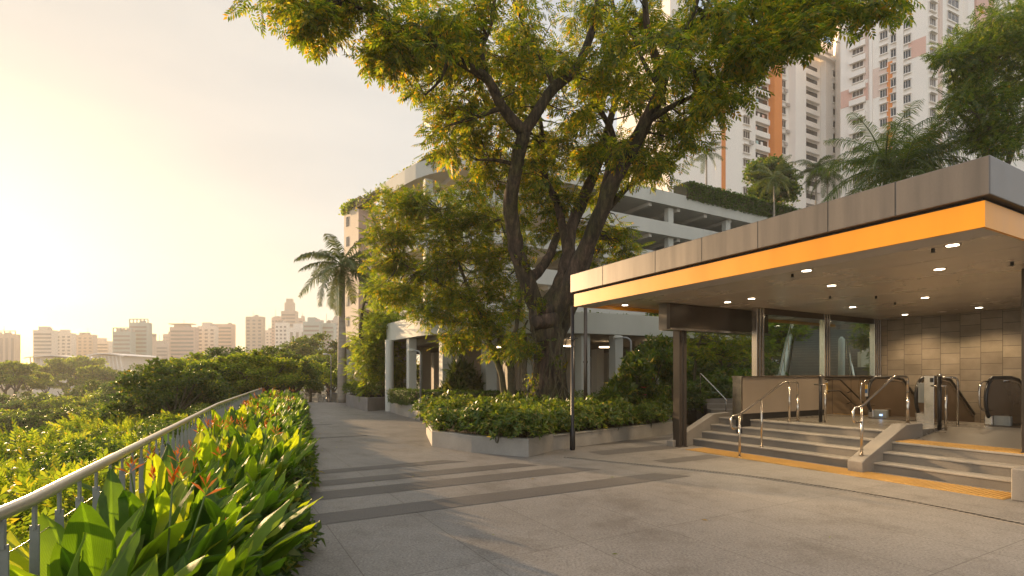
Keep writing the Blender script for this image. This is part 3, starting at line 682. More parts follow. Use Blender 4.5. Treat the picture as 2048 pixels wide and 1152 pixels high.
# roof structures
mb = MB(); rp_ = [Cc+dL*10.8, Cc+dL*2.5]; pa = [p+Vector((.78, .62))*1.6 for p in rp_]; pb = [p+Vector((.78, .62))*4.6 for p in rp_]
mb.prism([tuple(pa[0]), tuple(pa[1]), tuple(pb[1]), tuple(pb[0])], 18.75, 18.95); mb.build('roof_canopy', m_white, car)
mb = MB()
for t in (3, 5.6, 8.2, 10.5):
    for q in (1.8, 4.4):
        c = Cc+dL*t+Vector((.78, .62))*q; mb.box(c.x-.1, c.x+.1, c.y-.1, c.y+.1, 16.5, 18.75)
mb.build('roof_post', m_white, car)
a, b = pa; MB().bar((a.x, a.y, 17.55), (b.x, b.y, 17.55), .1, .55).build('roof_screen', m_peach, car)
m_teal = M('teal_roof', (.38, .55, .55), .4, var=.1)
a = Cc+dR*6+Vector((-.4886, .8725))*5; b = Cc+dR*33+Vector((-.4886, .8725))*5
MB().bar((a.x, a.y, 19.3), (b.x, b.y, 18.4), 3.5, .15).build('teal_canopy', m_teal, car)
MB().bar((a.x, a.y, 18.2), (b.x, b.y, 17.6), .1, 1.0).build('roof_screen', m_white, car)

# ------------------------------------------------------------------ apartment blocks
def window_proto(w_, h_, mt, hood=.35):
    mb = MB(); mb.box(-w_/2, w_/2, -.03, .0, 0, h_); a = (mb, mt)
    fr = MB(); t = .06
    fr.box(-w_/2-t, w_/2+t, -.07, 0, h_, h_+t); fr.box(-w_/2-t, w_/2+t, -.12, 0, -t*1.4, 0); fr.box(-w_/2-t, -w_/2, -.07, 0, 0, h_); fr.box(w_/2, w_/2+t, -.07, 0, 0, h_)
    for x in (-w_/6, w_/6): fr.box(x-.025, x+.025, -.055, -.03, 0, h_)
    if hood: fr.box(-w_/2-.15, w_/2+.15, -hood, 0, h_+t+.02, h_+t+.12); fr.box(-w_/2-.12, w_/2+.12, -hood*.7, 0, -t*1.4-.12, -t*1.4)
    return mb, fr
wm = {}
for key, (w_, h_, mt, hd) in {'a': (1.7, 1.3, m_winl, .45), 'b': (1.1, 1.3, m_win, .35), 'c': (3.4, 1.35, m_win, .2), 'd': (2.2, 1.3, m_win, .3)}.items():
    g, fr = window_proto(w_, h_, mt, hd); o = g.build('window', mt); f = fr.build('frame', m_white); wm[key] = (o.data, f.data)
    bpy.data.objects.remove(o); bpy.data.objects.remove(f)
def put_window(key, parent, loc, ang):
    g, f = wm[key]; o = bpy.data.objects.new('window', g); COL.objects.link(o); o.parent = parent; o.location = Vector(loc)-wl(parent); o.rotation_euler = (0, 0, ang)
    q = bpy.data.objects.new('frame', f); COL.objects.link(q); q.parent = o
def block(name, lab, faces, D, z1, bays, back):
    pass
def ray_on(p0, d, px):           # distance along line p0+d*t (2D) where it crosses image column px
    k = (px-1024)/F; return (k*p0.y-p0.x)/(d.x-k*d.y)
# right tower: corner at px 1854
tw = empty('apartment_tower', (72, 92, 0), 'tall white apartment tower with pink and orange painted panels', 'apartment block')
c2 = Vector(((1854-1024)/F*90, 90)); dl = Vector((-924, 1050)).normalized(); dr_ = Vector((2276, 1050)).normalized()
tL = ray_on(c2, dl, 1681); pL = c2+dl*tL; pR = c2+dr_*40
ZT = 84
inL = Vector((dl.y, -dl.x));  inL = inL if inL.y > 0 else -inL
MB().prism([tuple(c2), tuple(pR), tuple(pR+Vector((-5, 20))), tuple(pL+Vector((8, 16))), tuple(pL)], 0, ZT).build('wall', m_white, tw)
outL = -inL; angL = math.atan2(-dl.y, -dl.x)
def panel(parent, p0, d, outv, pxa, pxb, z0, z1, mt, proud=.06, name='painted_panel'):
    a = p0+d*ray_on(p0, d, pxa); b = p0+d*ray_on(p0, d, pxb); o_ = outv*proud
    MB().prism([tuple(a-outv*.05), tuple(b-outv*.05), tuple(b+o_), tuple(a+o_)], z0, z1).build(name, mt, parent)
def zat(py, d): return CH+(HOR-py)/F*d
dA = (c2+dl*ray_on(c2, dl, 1700)).y
panel(tw, c2, dl, outL, 1681.5, 1736, zat(212, dA), zat(178, dA), m_pink)
panel(tw, c2, dl, outL, 1722, 1737, zat(170, dA), zat(20, dA), m_peach)
panel(tw, c2, dl, outL, 1774, 1785, zat(300, 91), zat(103, 91), m_orangep, .12)
panel(tw, c2, dl, outL, 1737, 1775, zat(180, 93), zat(120, 93), m_peach, .05)
panel(tw, c2, dl, outL, 1817, 1852, zat(106, 90), zat(71, 90), m_pink, .05)
panel(tw, c2, dl, outL, 1740, 1746, 20, ZT+1, m_white, .5, 'fin'); panel(tw, c2, dl, outL, 1794, 1808, 20, ZT+1, m_white, .5, 'fin')
fl = 2.62
for px, key, off_ in ((1716, 'a', 0), (1768, 'b', .8), (1790, 'b', 2.1), (1814, 'b', 1.0)):
    p = c2+dl*ray_on(c2, dl, px)
    for k in range(17):
        z = 38+fl*k+off_
        if z < ZT-2: put_window(key, tw, (p.x+outL.x*(.14 if px > 1770 else .07), p.y+outL.y*(.14 if px > 1770 else .07), z), math.atan2(outL.y, outL.x)+math.pi/2)
for k in range(17):
    z = 36.2+fl*k; p = c2+dl*ray_on(c2, dl, 1716); q = p+outL*.35
    MB().ob((q.x, q.y, z+.62), (dl.x*1.3, dl.y*1.3, 0), (outL.x*.35, outL.y*.35, 0), (0, 0, .5)).build('ledge', m_white, tw)
outR = Vector((dr_.y, -dr_.x)); aR = math.atan2(outR.y, outR.x)+math.pi/2
for px, key in ((1864, 'a'), (1905, 'c')):
    p = c2+dr_*ray_on(c2, dr_, px)
    for k in range(17):
        z = 38+fl*k+.4
        if z < ZT-2: put_window(key, tw, (p.x+outR.x*.07, p.y+outR.y*.07, z), aR)
panel(tw, c2, dr_, outR, 1876, 1882, 20, ZT, m_peach, .25, 'fin'); panel(tw, c2, dr_, outR, 1926, 1938, 20, ZT, m_white, .8, 'fin')
panel(tw, c2, dr_, outR, 1940, 1975, 60, 76, m_pink, 1.0, 'balcony_stack')
# middle block
mid = empty('apartment_block', (50, 107, 0), 'white slab apartment block with an orange pier and dark balconies', 'apartment block')
m0 = Vector(((1680-1024)/F*112, 112)); dm = Vector((-2000, -1050)).normalized()      # runs left towards the camera
outM = Vector((-dm.y, dm.x)); outM = outM if outM.y < 0 else -outM
aM = math.atan2(outM.y, outM.x)+math.pi/2
def mpt(px, pr=0.0): t = ray_on(m0, dm, px); p = m0+dm*t+outM*pr; return p
zt_m = zat(142, 112)
e1, e2 = mpt(1682), mpt(1340)
MB().prism([tuple(e1), tuple(e2), tuple(e2-outM*14), tuple(e1-outM*14)], 0, zt_m).build('wall', m_white, mid)
def bay(pxa, pxb, proud, ztop, mt=m_white, nm='bay'):
    a, b = mpt(pxa), mpt(pxb); MB().prism([tuple(a-outM*.1), tuple(b-outM*.1), tuple(b+outM*proud), tuple(a+outM*proud)], 0, ztop).build(nm, mt, mid)
bay(1640, 1679, 1.2, zt_m+1.5); bay(1577, 1598, 1.5, zt_m+2.5); bay(1537, 1552, 1.3, zt_m+1.0, m_orangep, 'orange_pier'); bay(1431, 1500, 1.2, zt_m-2.5)
bay(1432, 1439, 1.35, zt_m-6, m_orangep, 'orange_strip')
bay(1590, 1660, 1.8, zt_m+3.5) if False else None
fm = 2.62
for k in range(13):
    z = zt_m-3.1-fm*k
    for px, key, pr in ((1660, 'd', 1.24), (1481, 'a', 1.24)):
        if px == 1481 and k < 1: continue
        p = mpt(px, pr); put_window(key, mid, (p.x, p.y, z), aM)
    # open balconies: flat dark panel painted as the recess shade, parapet in front
    for pxa, pxb in ((1505, 1534), (1602, 1634)):
        a, b = mpt(pxa, .02), mpt(pxb, .02); c = (a+b)/2; h = (b-a)/2
        MB().ob((c.x, c.y, z+.75), (h.x, h.y, 0), (outM.x*.03, outM.y*.03, 0), (0, 0, .65)).build('opening_panel', m_win, mid)
        c2_ = c+outM*.35; MB().ob((c2_.x, c2_.y, z-.45), (h.x, h.y, 0), (outM.x*.3, outM.y*.3, 0), (0, 0, .5)).build('parapet', m_white, mid)
    p = mpt(1563, .05); put_window('d', mid, (p.x, p.y, z), aM)
    if k % 3 != 1: q = mpt(1569+(k % 2)*4, .3); MB().ob((q.x, q.y, z-.7), (outM.y*.4, -outM.x*.4, 0), (outM.x*.2, outM.y*.2, 0), (0, 0, .3)).build('air_conditioner', m_soffit, mid)
    if k % 2: q = mpt(1490, 1.45); MB().ob((q.x, q.y, z-.6), (outM.y*.4, -outM.x*.4, 0), (outM.x*.2, outM.y*.2, 0), (0, 0, .3)).build('air_conditioner', m_soffit, mid)
    for j in range(2 if k % 2 else 1):
        q = mpt(1509+j*9+(k % 3)*3, .25); MB().ob((q.x, q.y, z+.45), (outM.y*.3, -outM.x*.3, 0), (outM.x*.04, outM.y*.04, 0), (0, 0, .45)).build('laundry', (m_pink, m_teal, m_white)[(k+j) % 3], mid)
a, b = mpt(1590, -.5), mpt(1640, -.5); c = (a+b)/2; h = (b-a)/2
MB().ob((c.x, c.y, zt_m+1.6), (h.x*1.3, h.y*1.3, 0), (outM.x*2.5, outM.y*2.5, 0), (0, 0, .9)).build('roof_housing', m_white, mid)
a, b = mpt(1679, 1.3), mpt(1500, 1.3); c = (a+b)/2; h = (b-a)/2
MB().ob((c.x, c.y, zt_m+.1), (h.x, h.y, 0), (outM.x*.5, outM.y*.5, 0), (0, 0, .3)).build('roof_edge', m_white, mid)
# lower white block glimpsed through the tree crown
lb = empty('background_block', (25, 100, 0), 'plain white apartment block glimpsed through the big tree crown', 'apartment block')
for pass_ in (0,):
    a = P(1215, HOR, 118); MB().box(a.x, a.x+24, a.y, a.y+14, 0, 44).build('wall', m_white, lb)
    for k in range(12):
        for j in range(5): put_window('d', lb, (a.x+3+4.2*j, a.y-.02, 8+2.8*k), 0)
# brown block at left behind the palm
bb = empty('brown_block', (-24, 80, 0), 'narrow brown apartment block with a planted roof behind the tall palm', 'apartment block')
m_brownp = M('brown_plaster', (.34, .25, .20), .75, var=.08, scale=.2)
m_tan = M('tan_plaster', (.62, .50, .38), .75, var=.08, scale=.2)
p0 = P(688, HOR, 80); p1 = P(717, HOR, 76); p2 = P(760, HOR, 84)
zb = zat(418, 78)
MB().prism([(p0.x, p0.y), (p1.x, p1.y), (p1.x+4, p1.y+10), (p0.x+3, p0.y+12)], -3, zb).build('side_wall', m_tan, bb)
MB().prism([(p1.x+.01, p1.y), (p2.x, p2.y), (p2.x+3, p2.y+10), (p1.x+4.01, p1.y+10)], -3, zb-.4).build('front_wall', m_brownp, bb)
dd = Vector((p2.x-p1.x, p2.y-p1.y, 0)).normalized(); nn = Vector((dd.y, -dd.x, 0))
for k in range(8):
    z = zb-3.0*k-2.6; c = Vector((p1.x, p1.y, z))+dd*3.2+nn*.4
    MB().ob(c, dd*1.6, nn*.4, (0, 0, .45)).build('balcony', m_tan, bb)
    MB().ob(c+Vector((0, 0, 1.2))-nn*.36, dd*1.5, nn*.05, (0, 0, .7)).build('opening_panel', m_win, bb)
    d2 = Vector((p1.x-p0.x, p1.y-p0.y, 0)).normalized(); n2 = Vector((d2.y, -d2.x, 0)); c = Vector((p0.x, p0.y, z+1))+d2*1.3+n2*.03
    MB().ob(c, d2*.35, n2*.05, (0, 0, .7)).build('window', m_win, bb)

# ------------------------------------------------------------------ distant city
def cmat(n, c): return M(n, c, .6, var=.08, scale=.02, fine=.02)
mc = {'tan': cmat('city_tan', (.42, .36, .30)), 'pale': cmat('city_pale', (.60, .56, .50)), 'pink': cmat('city_pink', (.48, .38, .33)),
      'glass': cmat('city_glass', (.26, .36, .36)), 'grey': cmat('city_grey', (.38, .36, .34)), 'white': cmat('city_white', (.68, .66, .62))}
m_cwin = M('city_window', (.12, .13, .14), .3, var=.3, scale=.05)
def city(x0, x1, yt, d, mt, lab, style='bands', top=None, yb=760):
    a = P(x0, yt, d); b = P(x1, yt, d); z0 = -12
    o = empty('city_building', (a.x, d, z0), lab, 'distant building')
    dep = max(6, (b.x-a.x)*.22)
    MB().box(a.x, b.x, d, d+dep, z0, a.z).build('wall', mc[mt], o)
    mb = MB(); z = a.z-3.2; wdt = b.x-a.x
    while z > 0:
        if style == 'bands': MB().box(a.x+wdt*.06, b.x-wdt*.06, d-.25, d-.05, z-1.6, z).build('window_band', m_cwin, o)
        elif style == 'grid':
            n = max(3, int(wdt/5.5))
            for k in range(n): xx = a.x+wdt*(k+.25)/n; MB().box(xx, xx+wdt/n*.5, d-.25, d-.05, z-1.7, z).build('window', m_cwin, o)
        elif style == 'cols': pass
        z -= 3.5
    if style == 'cols':
        n = max(3, int(wdt/5))
        for k in range(n): xx = a.x+wdt*(k+.3)/n; MB().box(xx, xx+wdt/n*.45, d-.25, d-.05, 2, a.z-4).build('window_strip', m_cwin, o)
    rr_ = random.Random(int(x0*7+yt))
    for k in range(rr_.randint(1, 3)):
        xx = a.x+wdt*rr_.uniform(.1, .8); MB().box(xx, xx+rr_.uniform(2, 5), d+.6, d+4, a.z-.05, a.z+rr_.uniform(1.2, 2.6)).build('roof_tank', mc['grey'], o)
    if rr_.random() < .6: xx = a.x+wdt*rr_.uniform(.2, .8); MB().tube([(xx, d+3, a.z), (xx, d+3, a.z+rr_.uniform(5, 10))], .22, 5).build('mast', mc['grey'], o)
    if top == 'box': MB().box(a.x+wdt*.25, a.x+wdt*.7, d+.5, d+5, a.z, a.z+3.5).build('roof_housing', mc[mt], o)
    if top == 'step': MB().box(a.x+wdt*.2, b.x-wdt*.2, d+1, d+dep-.5, a.z, a.z+9).build('upper_tier', mc[mt], o); MB().box(a.x+wdt*.3, b.x-wdt*.3, d+1.5, d+dep-1, a.z+9, a.z+13).build('crown', mc[mt], o)
    if top == 'plate': MB().box(a.x-wdt*.02, b.x-wdt*.1, d-1, d+dep, a.z+2.5, a.z+3.2).build('roof_plate', mc[mt], o); MB().box(a.x+wdt*.15, b.x-wdt*.3, d+1, d+dep-.5, a.z, a.z+2.5).build('roof_housing', mc[mt], o)
    if top == 'frame':
        mb = MB(); mb.box(a.x, b.x, d, d+.8, a.z+2.6, a.z+3.4)
        for k in range(6): xx = a.x+wdt*k/5.05; mb.box(xx, xx+.6, d, d+.8, a.z, a.z+2.6)
        mb.build('roof_frame', mc[mt], o)
    return o
C_ = [(-25, 30, 668, 520, 'tan', 'wide tan office block at the left edge of the skyline', 'cols', 'frame'),
 (66, 105, 660, 500, 'pale', 'pale tower with balcony rows, second block from the left of the skyline', 'bands', 'box'),
 (111, 143, 666, 540, 'pale', 'slim greenish pale block just right of the balconied tower', 'grid', 'box'),
 (144, 186, 669, 560, 'tan', 'plain tan square block in the left skyline', 'grid', None),
 (184, 217, 682, 580, 'pale', 'low pale block with a stepped roof beside the tan square one', 'bands', 'box'),
 (225, 262, 663, 450, 'glass', 'green glass office block left of the tall glass tower', 'bands', 'frame'),
 (258, 295, 645, 460, 'glass', 'tall glass tower with a roof frame in the left skyline', 'bands', 'frame'),
 (293, 304, 672, 470, 'pale', 'thin pale shaft attached beside the glass tower', 'cols', None),
 (303, 336, 688, 520, 'grey', 'low grey block between the glass tower and the round roofed one', 'bands', 'box'),
 (326, 342, 668, 600, 'pink', 'narrow pinkish block behind the flat-plate roof tower', 'grid', None),
 (339, 390, 654, 480, 'pink', 'pinkish tower with a thin flat roof plate', 'bands', 'plate'),
 (395, 430, 652, 500, 'pale', 'pale tower, left half of a joined pair', 'grid', 'box'),
 (425, 465, 648, 520, 'pink', 'rosy tower, right half of a joined pair', 'bands', None),
 (491, 525, 633, 520, 'tan', 'tan pointed tower standing alone left of the tallest tower', 'grid', None),
 (524, 546, 660, 600, 'pale', 'low pale block behind the lone tan tower', 'grid', None),
 (543, 562, 635, 560, 'pink', 'pink shoulder tower left of the tallest tower', 'grid', None),
 (562, 592, 622, 540, 'tan', 'tallest stepped tower of the skyline', 'bands', 'step'),
 (550, 574, 645, 480, 'white', 'white tower in front of the tallest stepped one', 'grid', None),
 (590, 606, 636, 580, 'pink', 'pink block right of the tallest tower', 'bands', None),
 (577, 612, 655, 450, 'white', 'white framed tower with large dark windows', 'cols', 'box'),
 (606, 640, 643, 430, 'glass', 'greenish glass apartment tower left of the palm', 'bands', 'box'),
 (634, 668, 646, 440, 'glass', 'banded glass tower right behind the palm fronds', 'bands', None),
 (660, 690, 640, 470, 'grey', 'grey office tower partly behind the palm trunk', 'bands', 'box')]
for c in C_: city(*c[:7], top=c[7])
# low white sports hall with swept roof
hall = empty('sports_hall', P(160, 735, 330), 'low white exhibition hall with swept roofs in front of the left skyline', 'distant building')
for x0, x1, yt, d in ((66, 150, 716, 330), (185, 245, 712, 320)):
    a, b = P(x0, yt, d), P(x1, yt, d); MB().box(a.x, b.x, d, d+30, -12, a.z).build('wall', mc['pale'], hall)
    mb = MB(); n = 8
    pts = [(a.x-3+(b.x-a.x+6)*k/n, a.z+1.6*math.sin(math.pi*k/n)) for k in range(n+1)]
    mb.add([(x, d-3, z+.2) for x, z in pts]+[(x, d+32, z+.2) for x, z in pts]+[(x, d-3, z-.5) for x, z in pts]+[(x, d+32, z-.5) for x, z in pts],
           [[i, i+1, i+1+n+1, i+n+1] for i in range(n)]+[[i+2*(n+1), i+1+2*(n+1), i+1, i] for i in range(n)])
    mb.build('roof', mc['white'], hall)
    mb = MB()
    for k in range(9): xx = a.x+(b.x-a.x)*k/8; mb.bar((xx, d-2, a.z), (xx+3, d-2, -6), .5, .5)
    mb.build('truss', mc['white'], hall)
a, b = P(150, 706, 360), P(250, 706, 360); MB().box(a.x, b.x, 360, 390, -12, a.z-2).build('rear_hall', mc['pale'], hall)

# ------------------------------------------------------------------ foliage tools
def T_pinn():
    V = []; Fc = []
    def leaf(x, y, ang, L, wd, dz):
        b = len(V); c, s = math.cos(ang), math.sin(ang)
        for u, t, z in ((0, 0, 0), (.5, wd/2, -.03), (1, 0, dz), (.5, -wd/2, -.03)): V.append((x+(u*c*L-t*s), y+(u*s*L+t*c), z*L)); 
        Fc.append([b, b+3, b+2, b+1])
    for i in range(5):
        for sgn in (1, -1): leaf(.12+.17*i, 0, sgn*R(58-5*i), .36-.02*abs(i-2), .13, -.25)
    leaf(.9, 0, 0, .34, .13, -.2); return np.array(V), np.array(Fc)
def T_ros(n=6, wd=.26, el=38, L=1.0):
    V = []; Fc = []
    for k in range(n):
        a = 2*math.pi*k/n+.3*math.sin(k*5.1); e = R(el+14*math.sin(k*2.3)); c, s = math.cos(a), math.sin(a); b = len(V); ll = L*(.8+.25*math.sin(k*3.7))
        for u, t, dz in ((0.02, 0, 0), (.45, wd/2, .06), (.45, -wd/2, .06), (1, 0, -.22)):
            r = u*ll*math.cos(e); z = u*ll*math.sin(e)+dz*ll
            V.append((z, r*c-t*s, r*s+t*c))          # x is the rosette axis
        Fc.append([b, b+2, b+3, b+1])
    return np.array(V), np.array(Fc)
def T_clump(n=7, s=.5, seed=1):
    g = np.random.default_rng(seed); V = []; Fc = []
    for k in range(n):
        c = g.uniform(-.5, .5, 3); a = g.normal(size=3); a /= np.linalg.norm(a); a[2] *= .5; b = np.cross(a, g.normal(size=3)); b /= np.linalg.norm(b); q = len(V)
        for i, j in ((-1, 0), (0, -.38), (1, 0), (0, .38)): V.append(c+a*i*s*.5+b*j*s)
        Fc.append([q, q+1, q+2, q+3])
    return np.array(V), np.array(Fc)
TP, TR, TC = T_pinn(), T_ros(), T_clump()
TR2 = T_ros(7, .34, 25); TRn = T_ros(8, .16, 45)
def unit(a): return a/np.maximum(np.linalg.norm(a, axis=-1, keepdims=True), 1e-9)
def sprays(C, D, S, T, g=rng, updir=.8):
    TV, TF = T; C = np.asarray(C); D = unit(np.asarray(D)); N = len(C); S = np.asarray(S).reshape(-1, 1, 1)*np.ones((N, 1, 1))
    up = g.normal(size=(N, 3))*(1-updir)+np.array([0, 0, 1.0])*updir; Yv = unit(np.cross(up, D)+1e-6); Zv = np.cross(D, Yv)
    m = len(TV)
    V = C[:, None, :]+S*(TV[None, :, 0:1]*D[:, None, :]+TV[None, :, 1:2]*Yv[:, None, :]+TV[None, :, 2:3]*Zv[:, None, :])
    Fc = (TF[None]+(np.arange(N)*m)[:, None, None]).reshape(-1, TF.shape[1])
    return V.reshape(-1, 3), Fc
def crown(clumps, n, size, T, g=rng, droop=-.35, shell=.55):
    """clumps: (x,y,z,rx,rz) -> spray centres on a flattened blob"""
    cl = np.asarray(clumps, float); N = len(cl); d = unit(g.normal(size=(N, n, 3))); r = g.uniform(0, 1, (N, n, 1))**shell
    off = d*r*np.stack([cl[:, 3], cl[:, 3], cl[:, 4]], -1)[:, None, :]
    C = (cl[:, None, :3]+off).reshape(-1, 3); D = unit(off.reshape(-1, 3))+g.normal(size=(N*n, 3))*.45+np.array([0, 0, droop])
    return sprays(C, D, g.uniform(.7, 1.2, N*n)*size, T, g, .75)
def join(parts):
    V = []; Fc = []; k = 0
    for v, f in parts: V.append(v); Fc.append(f+k); k += len(v)
    return np.concatenate(V), np.concatenate(Fc)

# ------------------------------------------------------------------ the big tree (pixel + distance of each limb read off the photograph, then real 3-D)
def limb(mb, pts, n=10, wob=.05, k=4):
    """pts: (px, py, dist, radius)"""
    q = [tuple(P(a, b, d))+(r,) for a, b, d, r in pts]; c = curve(q, k)
    mb.tube([p[:3]+rng.normal(size=3)*p[3]*.06 for p in c], [max(.01, p[3]) for p in c], n, True, wob); return [(p[0], p[1], p[2], p[3]) for p in c]
big = empty('rain_tree', P(1095, 800, 16), 'tall spreading tree with a thick gnarled forked trunk rising from the granite planter', 'tree')
mb = MB(); skel = []
trunk = [(1096, 812, 16, .78), (1096, 790, 16, .60), (1098, 760, 16, .47), (1097, 715, 16, .42), (1094, 675, 16, .43), (1090, 640, 16, .47), (1086, 615, 16, .42)]
limb(mb, trunk, 18, .07, 5)
for k in range(9):        # root flare and buttress ridges
    a = 2*math.pi*k/9; c = P(1097, 745, 16); rr = .42
    mb.tube([(c.x+rr*math.cos(a)*.75, c.y+rr*math.sin(a)*.75, 2.9+random.uniform(-.4, .5)), (c.x+rr*math.cos(a)*.92, c.y+rr*math.sin(a)*.92, 1.5), (c.x+rr*math.cos(a)*1.2, c.y+rr*math.sin(a)*1.2, .75), (c.x+rr*math.cos(a)*1.9, c.y+rr*math.sin(a)*1.9, .2)], [.07, .15, .17, .12], 8, True, .15)
knot = P(1078, 645, 15.62); mb.tube([knot, knot+Vector((-.12, -.22, .02)), knot+Vector((-.13, -.26, .02))], [.22, .19, .15], 12, True, .06)
L1 = [
 [(1088, 640, 16, .28), (1068, 600, 15.9, .26), (1048, 545, 15.7, .245), (1030, 480, 15.5, .22), (1021, 410, 15.2, .21), (1034, 330, 14.9, .19), (1048, 265, 14.6, .19)],
 [(1048, 268, 14.6, .17), (1005, 215, 14.2, .145), (975, 160, 13.9, .13), (940, 135, 13.6, .11), (900, 110, 13.3, .10), (850, 80, 12.9, .085), (800, 58, 12.6, .07), (745, 30, 12.2, .05), (690, 0, 11.8, .035)],
 [(1046, 268, 14.6, .17), (1080, 215, 14.7, .15), (1108, 175, 14.9, .15), (1150, 140, 15.2, .14), (1178, 80, 15.5, .12), (1195, 10, 15.8, .10), (1200, -90, 16, .07)],
 [(1108, 175, 14.9, .10), (1090, 130, 15.0, .07), (1060, 80, 15.3, .06), (1035, 20, 15.6, .045), (1010, -60, 16, .03)],
 [(975, 160, 13.9, .08), (965, 100, 14.2, .06), (985, 40, 14.6, .045), (990, -40, 15, .03)],
 [(1050, 560, 15.8, .20), (1075, 545, 16.2, .16), (1100, 510, 16.6, .14), (1115, 470, 17.0, .12)],
 [(1094, 620, 16.1, .30), (1118, 575, 16.2, .25), (1135, 520, 16.4, .22), (1142, 460, 16.6, .19), (1165, 400, 16.9, .19), (1195, 330, 17.4, .16), (1215, 260, 18, .13), (1235, 180, 18.6, .10), (1240, 90, 19, .08), (1225, 0, 19.3, .05)],
 [(1122, 440, 16.7, .13), (1112, 400, 16.9, .12), (1092, 360, 17.1, .11), (1086, 310, 17.3, .095), (1080, 240, 17.6, .08), (1065, 180, 18, .06), (1075, 100, 18.4, .045)],
 [(1135, 520, 16.4, .16), (1130, 475, 16.5, .15), (1122, 440, 16.7, .13)],
 [(1100, 650, 16.1, .32), (1130, 585, 15.9, .28), (1165, 510, 15.7, .25), (1195, 440, 15.4, .23), (1222, 375, 15.2, .21), (1255, 310, 15, .21), (1292, 245, 14.8, .19), (1322, 175, 14.6, .17)],
 [(1322, 178, 14.6, .14), (1312, 120, 14.5, .115), (1295, 60, 14.4, .095), (1288, -20, 14.3, .07)],
 [(1322, 178, 14.6, .13), (1345, 110, 14.2, .10), (1378, 50, 13.9, .08), (1400, -20, 13.6, .06)],
 [(1292, 245, 14.8, .11), (1330, 220, 14.4, .08), (1380, 195, 14.0, .06), (1430, 165, 13.6, .045), (1480, 130, 13.2, .03), (1540, 100, 12.8, .02)],
 [(1378, 50, 13.9, .07), (1450, 25, 13.4, .055), (1540, 20, 13, .04), (1640, 5, 12.6, .03), (1720, -5, 12.3, .02)],
 [(1195, 440, 15.4, .15), (1215, 350, 15.8, .12), (1225, 270, 16.2, .10), (1190, 200, 16.6, .07), (1180, 130, 17, .05)],
 [(1112, 690, 16.3, .16), (1150, 600, 16.9, .17), (1172, 520, 17.4, .19), (1200, 440, 17.8, .15), (1250, 380, 18.2, .10), (1300, 340, 18.5, .06)],
 [(900, 110, 13.3, .06), (880, 160, 13.2, .04), (850, 190, 13.0, .02)], [(1005, 215, 14.2, .08), (950, 235, 14.0, .05), (900, 250, 13.8, .03)],
 [(1322, 175, 14.6, .09), (1290, 130, 15, .06), (1260, 60, 15.4, .04)], [(1034, 330, 14.9, .07), (990, 320, 14.8, .045), (950, 320, 14.6, .025)],
]
for l in L1: skel += limb(mb, l)[1:]
tr = mb.build('trunk', m_bark, big, True)
# clumps
EL = [(560, 8, 75, 38, 26, 11.2, 12.6), (650, 28, 60, 45, 26, 11.4, 13), (620, 60, 30, 20, 6, 11.6, 12.4), (760, 100, 70, 45, 38, 12, 14), (840, 60, 100, 80, 70, 12, 15), (900, 150, 80, 60, 52, 12.5, 15.5),
      (930, 240, 60, 45, 36, 13, 15.5), (890, 285, 26, 22, 8, 13.5, 14.5), (990, 290, 65, 50, 36, 13.5, 16.5), (985, 60, 110, 90, 80, 12.5, 17.5), (1010, 180, 80, 70, 52, 13, 17), (1150, 100, 120, 120, 110, 13, 19),
      (1160, 260, 100, 70, 66, 14, 18.5), (1080, 330, 70, 45, 34, 14.5, 18), (1130, 395, 80, 40, 30, 15, 18), (1240, 330, 90, 55, 52, 14.5, 18.5), (1300, 290, 75, 50, 38, 13.5, 17.5),
      (1290, 120, 110, 120, 100, 12.5, 18), (1375, 250, 38, 40, 18, 13, 15), (1420, 80, 110, 85, 86, 12, 16), (1440, 195, 60, 40, 30, 12.5, 15), (1520, 90, 60, 45, 36, 11.8, 14.5),
      (1590, 50, 45, 38, 26, 11.5, 13.5), (1625, 25, 30, 25, 10, 12, 13), (1700, 2, 70, 14, 16, 11.5, 13), (1560, 10, 120, 40, 40, 11.5, 14), (1760, 0, 30, 14, 5, 11.5, 12.4), (970, 370, 35, 30, 9, 15, 16.5), (1180, 455, 30, 20, 5, 17, 18),
      (1230, 500, 32, 28, 14, 17.4, 18.4), (1185, 520, 25, 30, 8, 17.4, 18.4), (1100, 470, 45, 40, 16, 16.8, 18), (1240, 460, 20, 15, 5, 17.5, 18.2), (1050, 420, 40, 40, 12, 16, 17.5),
      (1000, -70, 300, 50, 70, 12.5, 18), (1350, -70, 260, 50, 60, 12.5, 18), (700, -50, 160, 35, 30, 11.5, 14)]
cl = []
for cx, cy, rx, ry, n, d0, d1 in EL:
    for i in range(max(4, int(n*.38))):
        a = random.uniform(0, 2*math.pi); r = math.sqrt(random.random()); d = random.uniform(d0, d1)+(random.uniform(.4, 1.6) if 850 < cx < 1420 else 0)
        p = P(cx+rx*r*math.cos(a), cy+ry*r*math.sin(a), d); q_ = random.uniform(.22, .62); cl.append((p.x, p.y, p.z, q_, q_*random.uniform(.35, .75)))
print('big clumps', len(cl))
V, Fc = crown(cl, 28, .40, TP, droop=-.6)
link_mesh('crown', V, Fc, L_big, big)
sk = np.array(skel); mb = MB()
for c in cl:
    d = np.linalg.norm(sk[:, :3]-np.array(c[:3]), axis=1)+np.maximum(0, sk[:, 2]-c[2])*.5; s = sk[int(np.argmin(d))]
    a = np.array(s[:3]); b = np.array(c[:3]); L = np.linalg.norm(b-a)
    mid_ = (a+b)/2+rng.normal(size=3)*L*.10+np.array([0, 0, L*.08])
    r0 = min(s[3]*.5, .012+.013*L)
    mb.tube([a, mid_, b], [r0, r0*.6, .006], 5, False)
mb.build('twigs', m_bark, big, True)
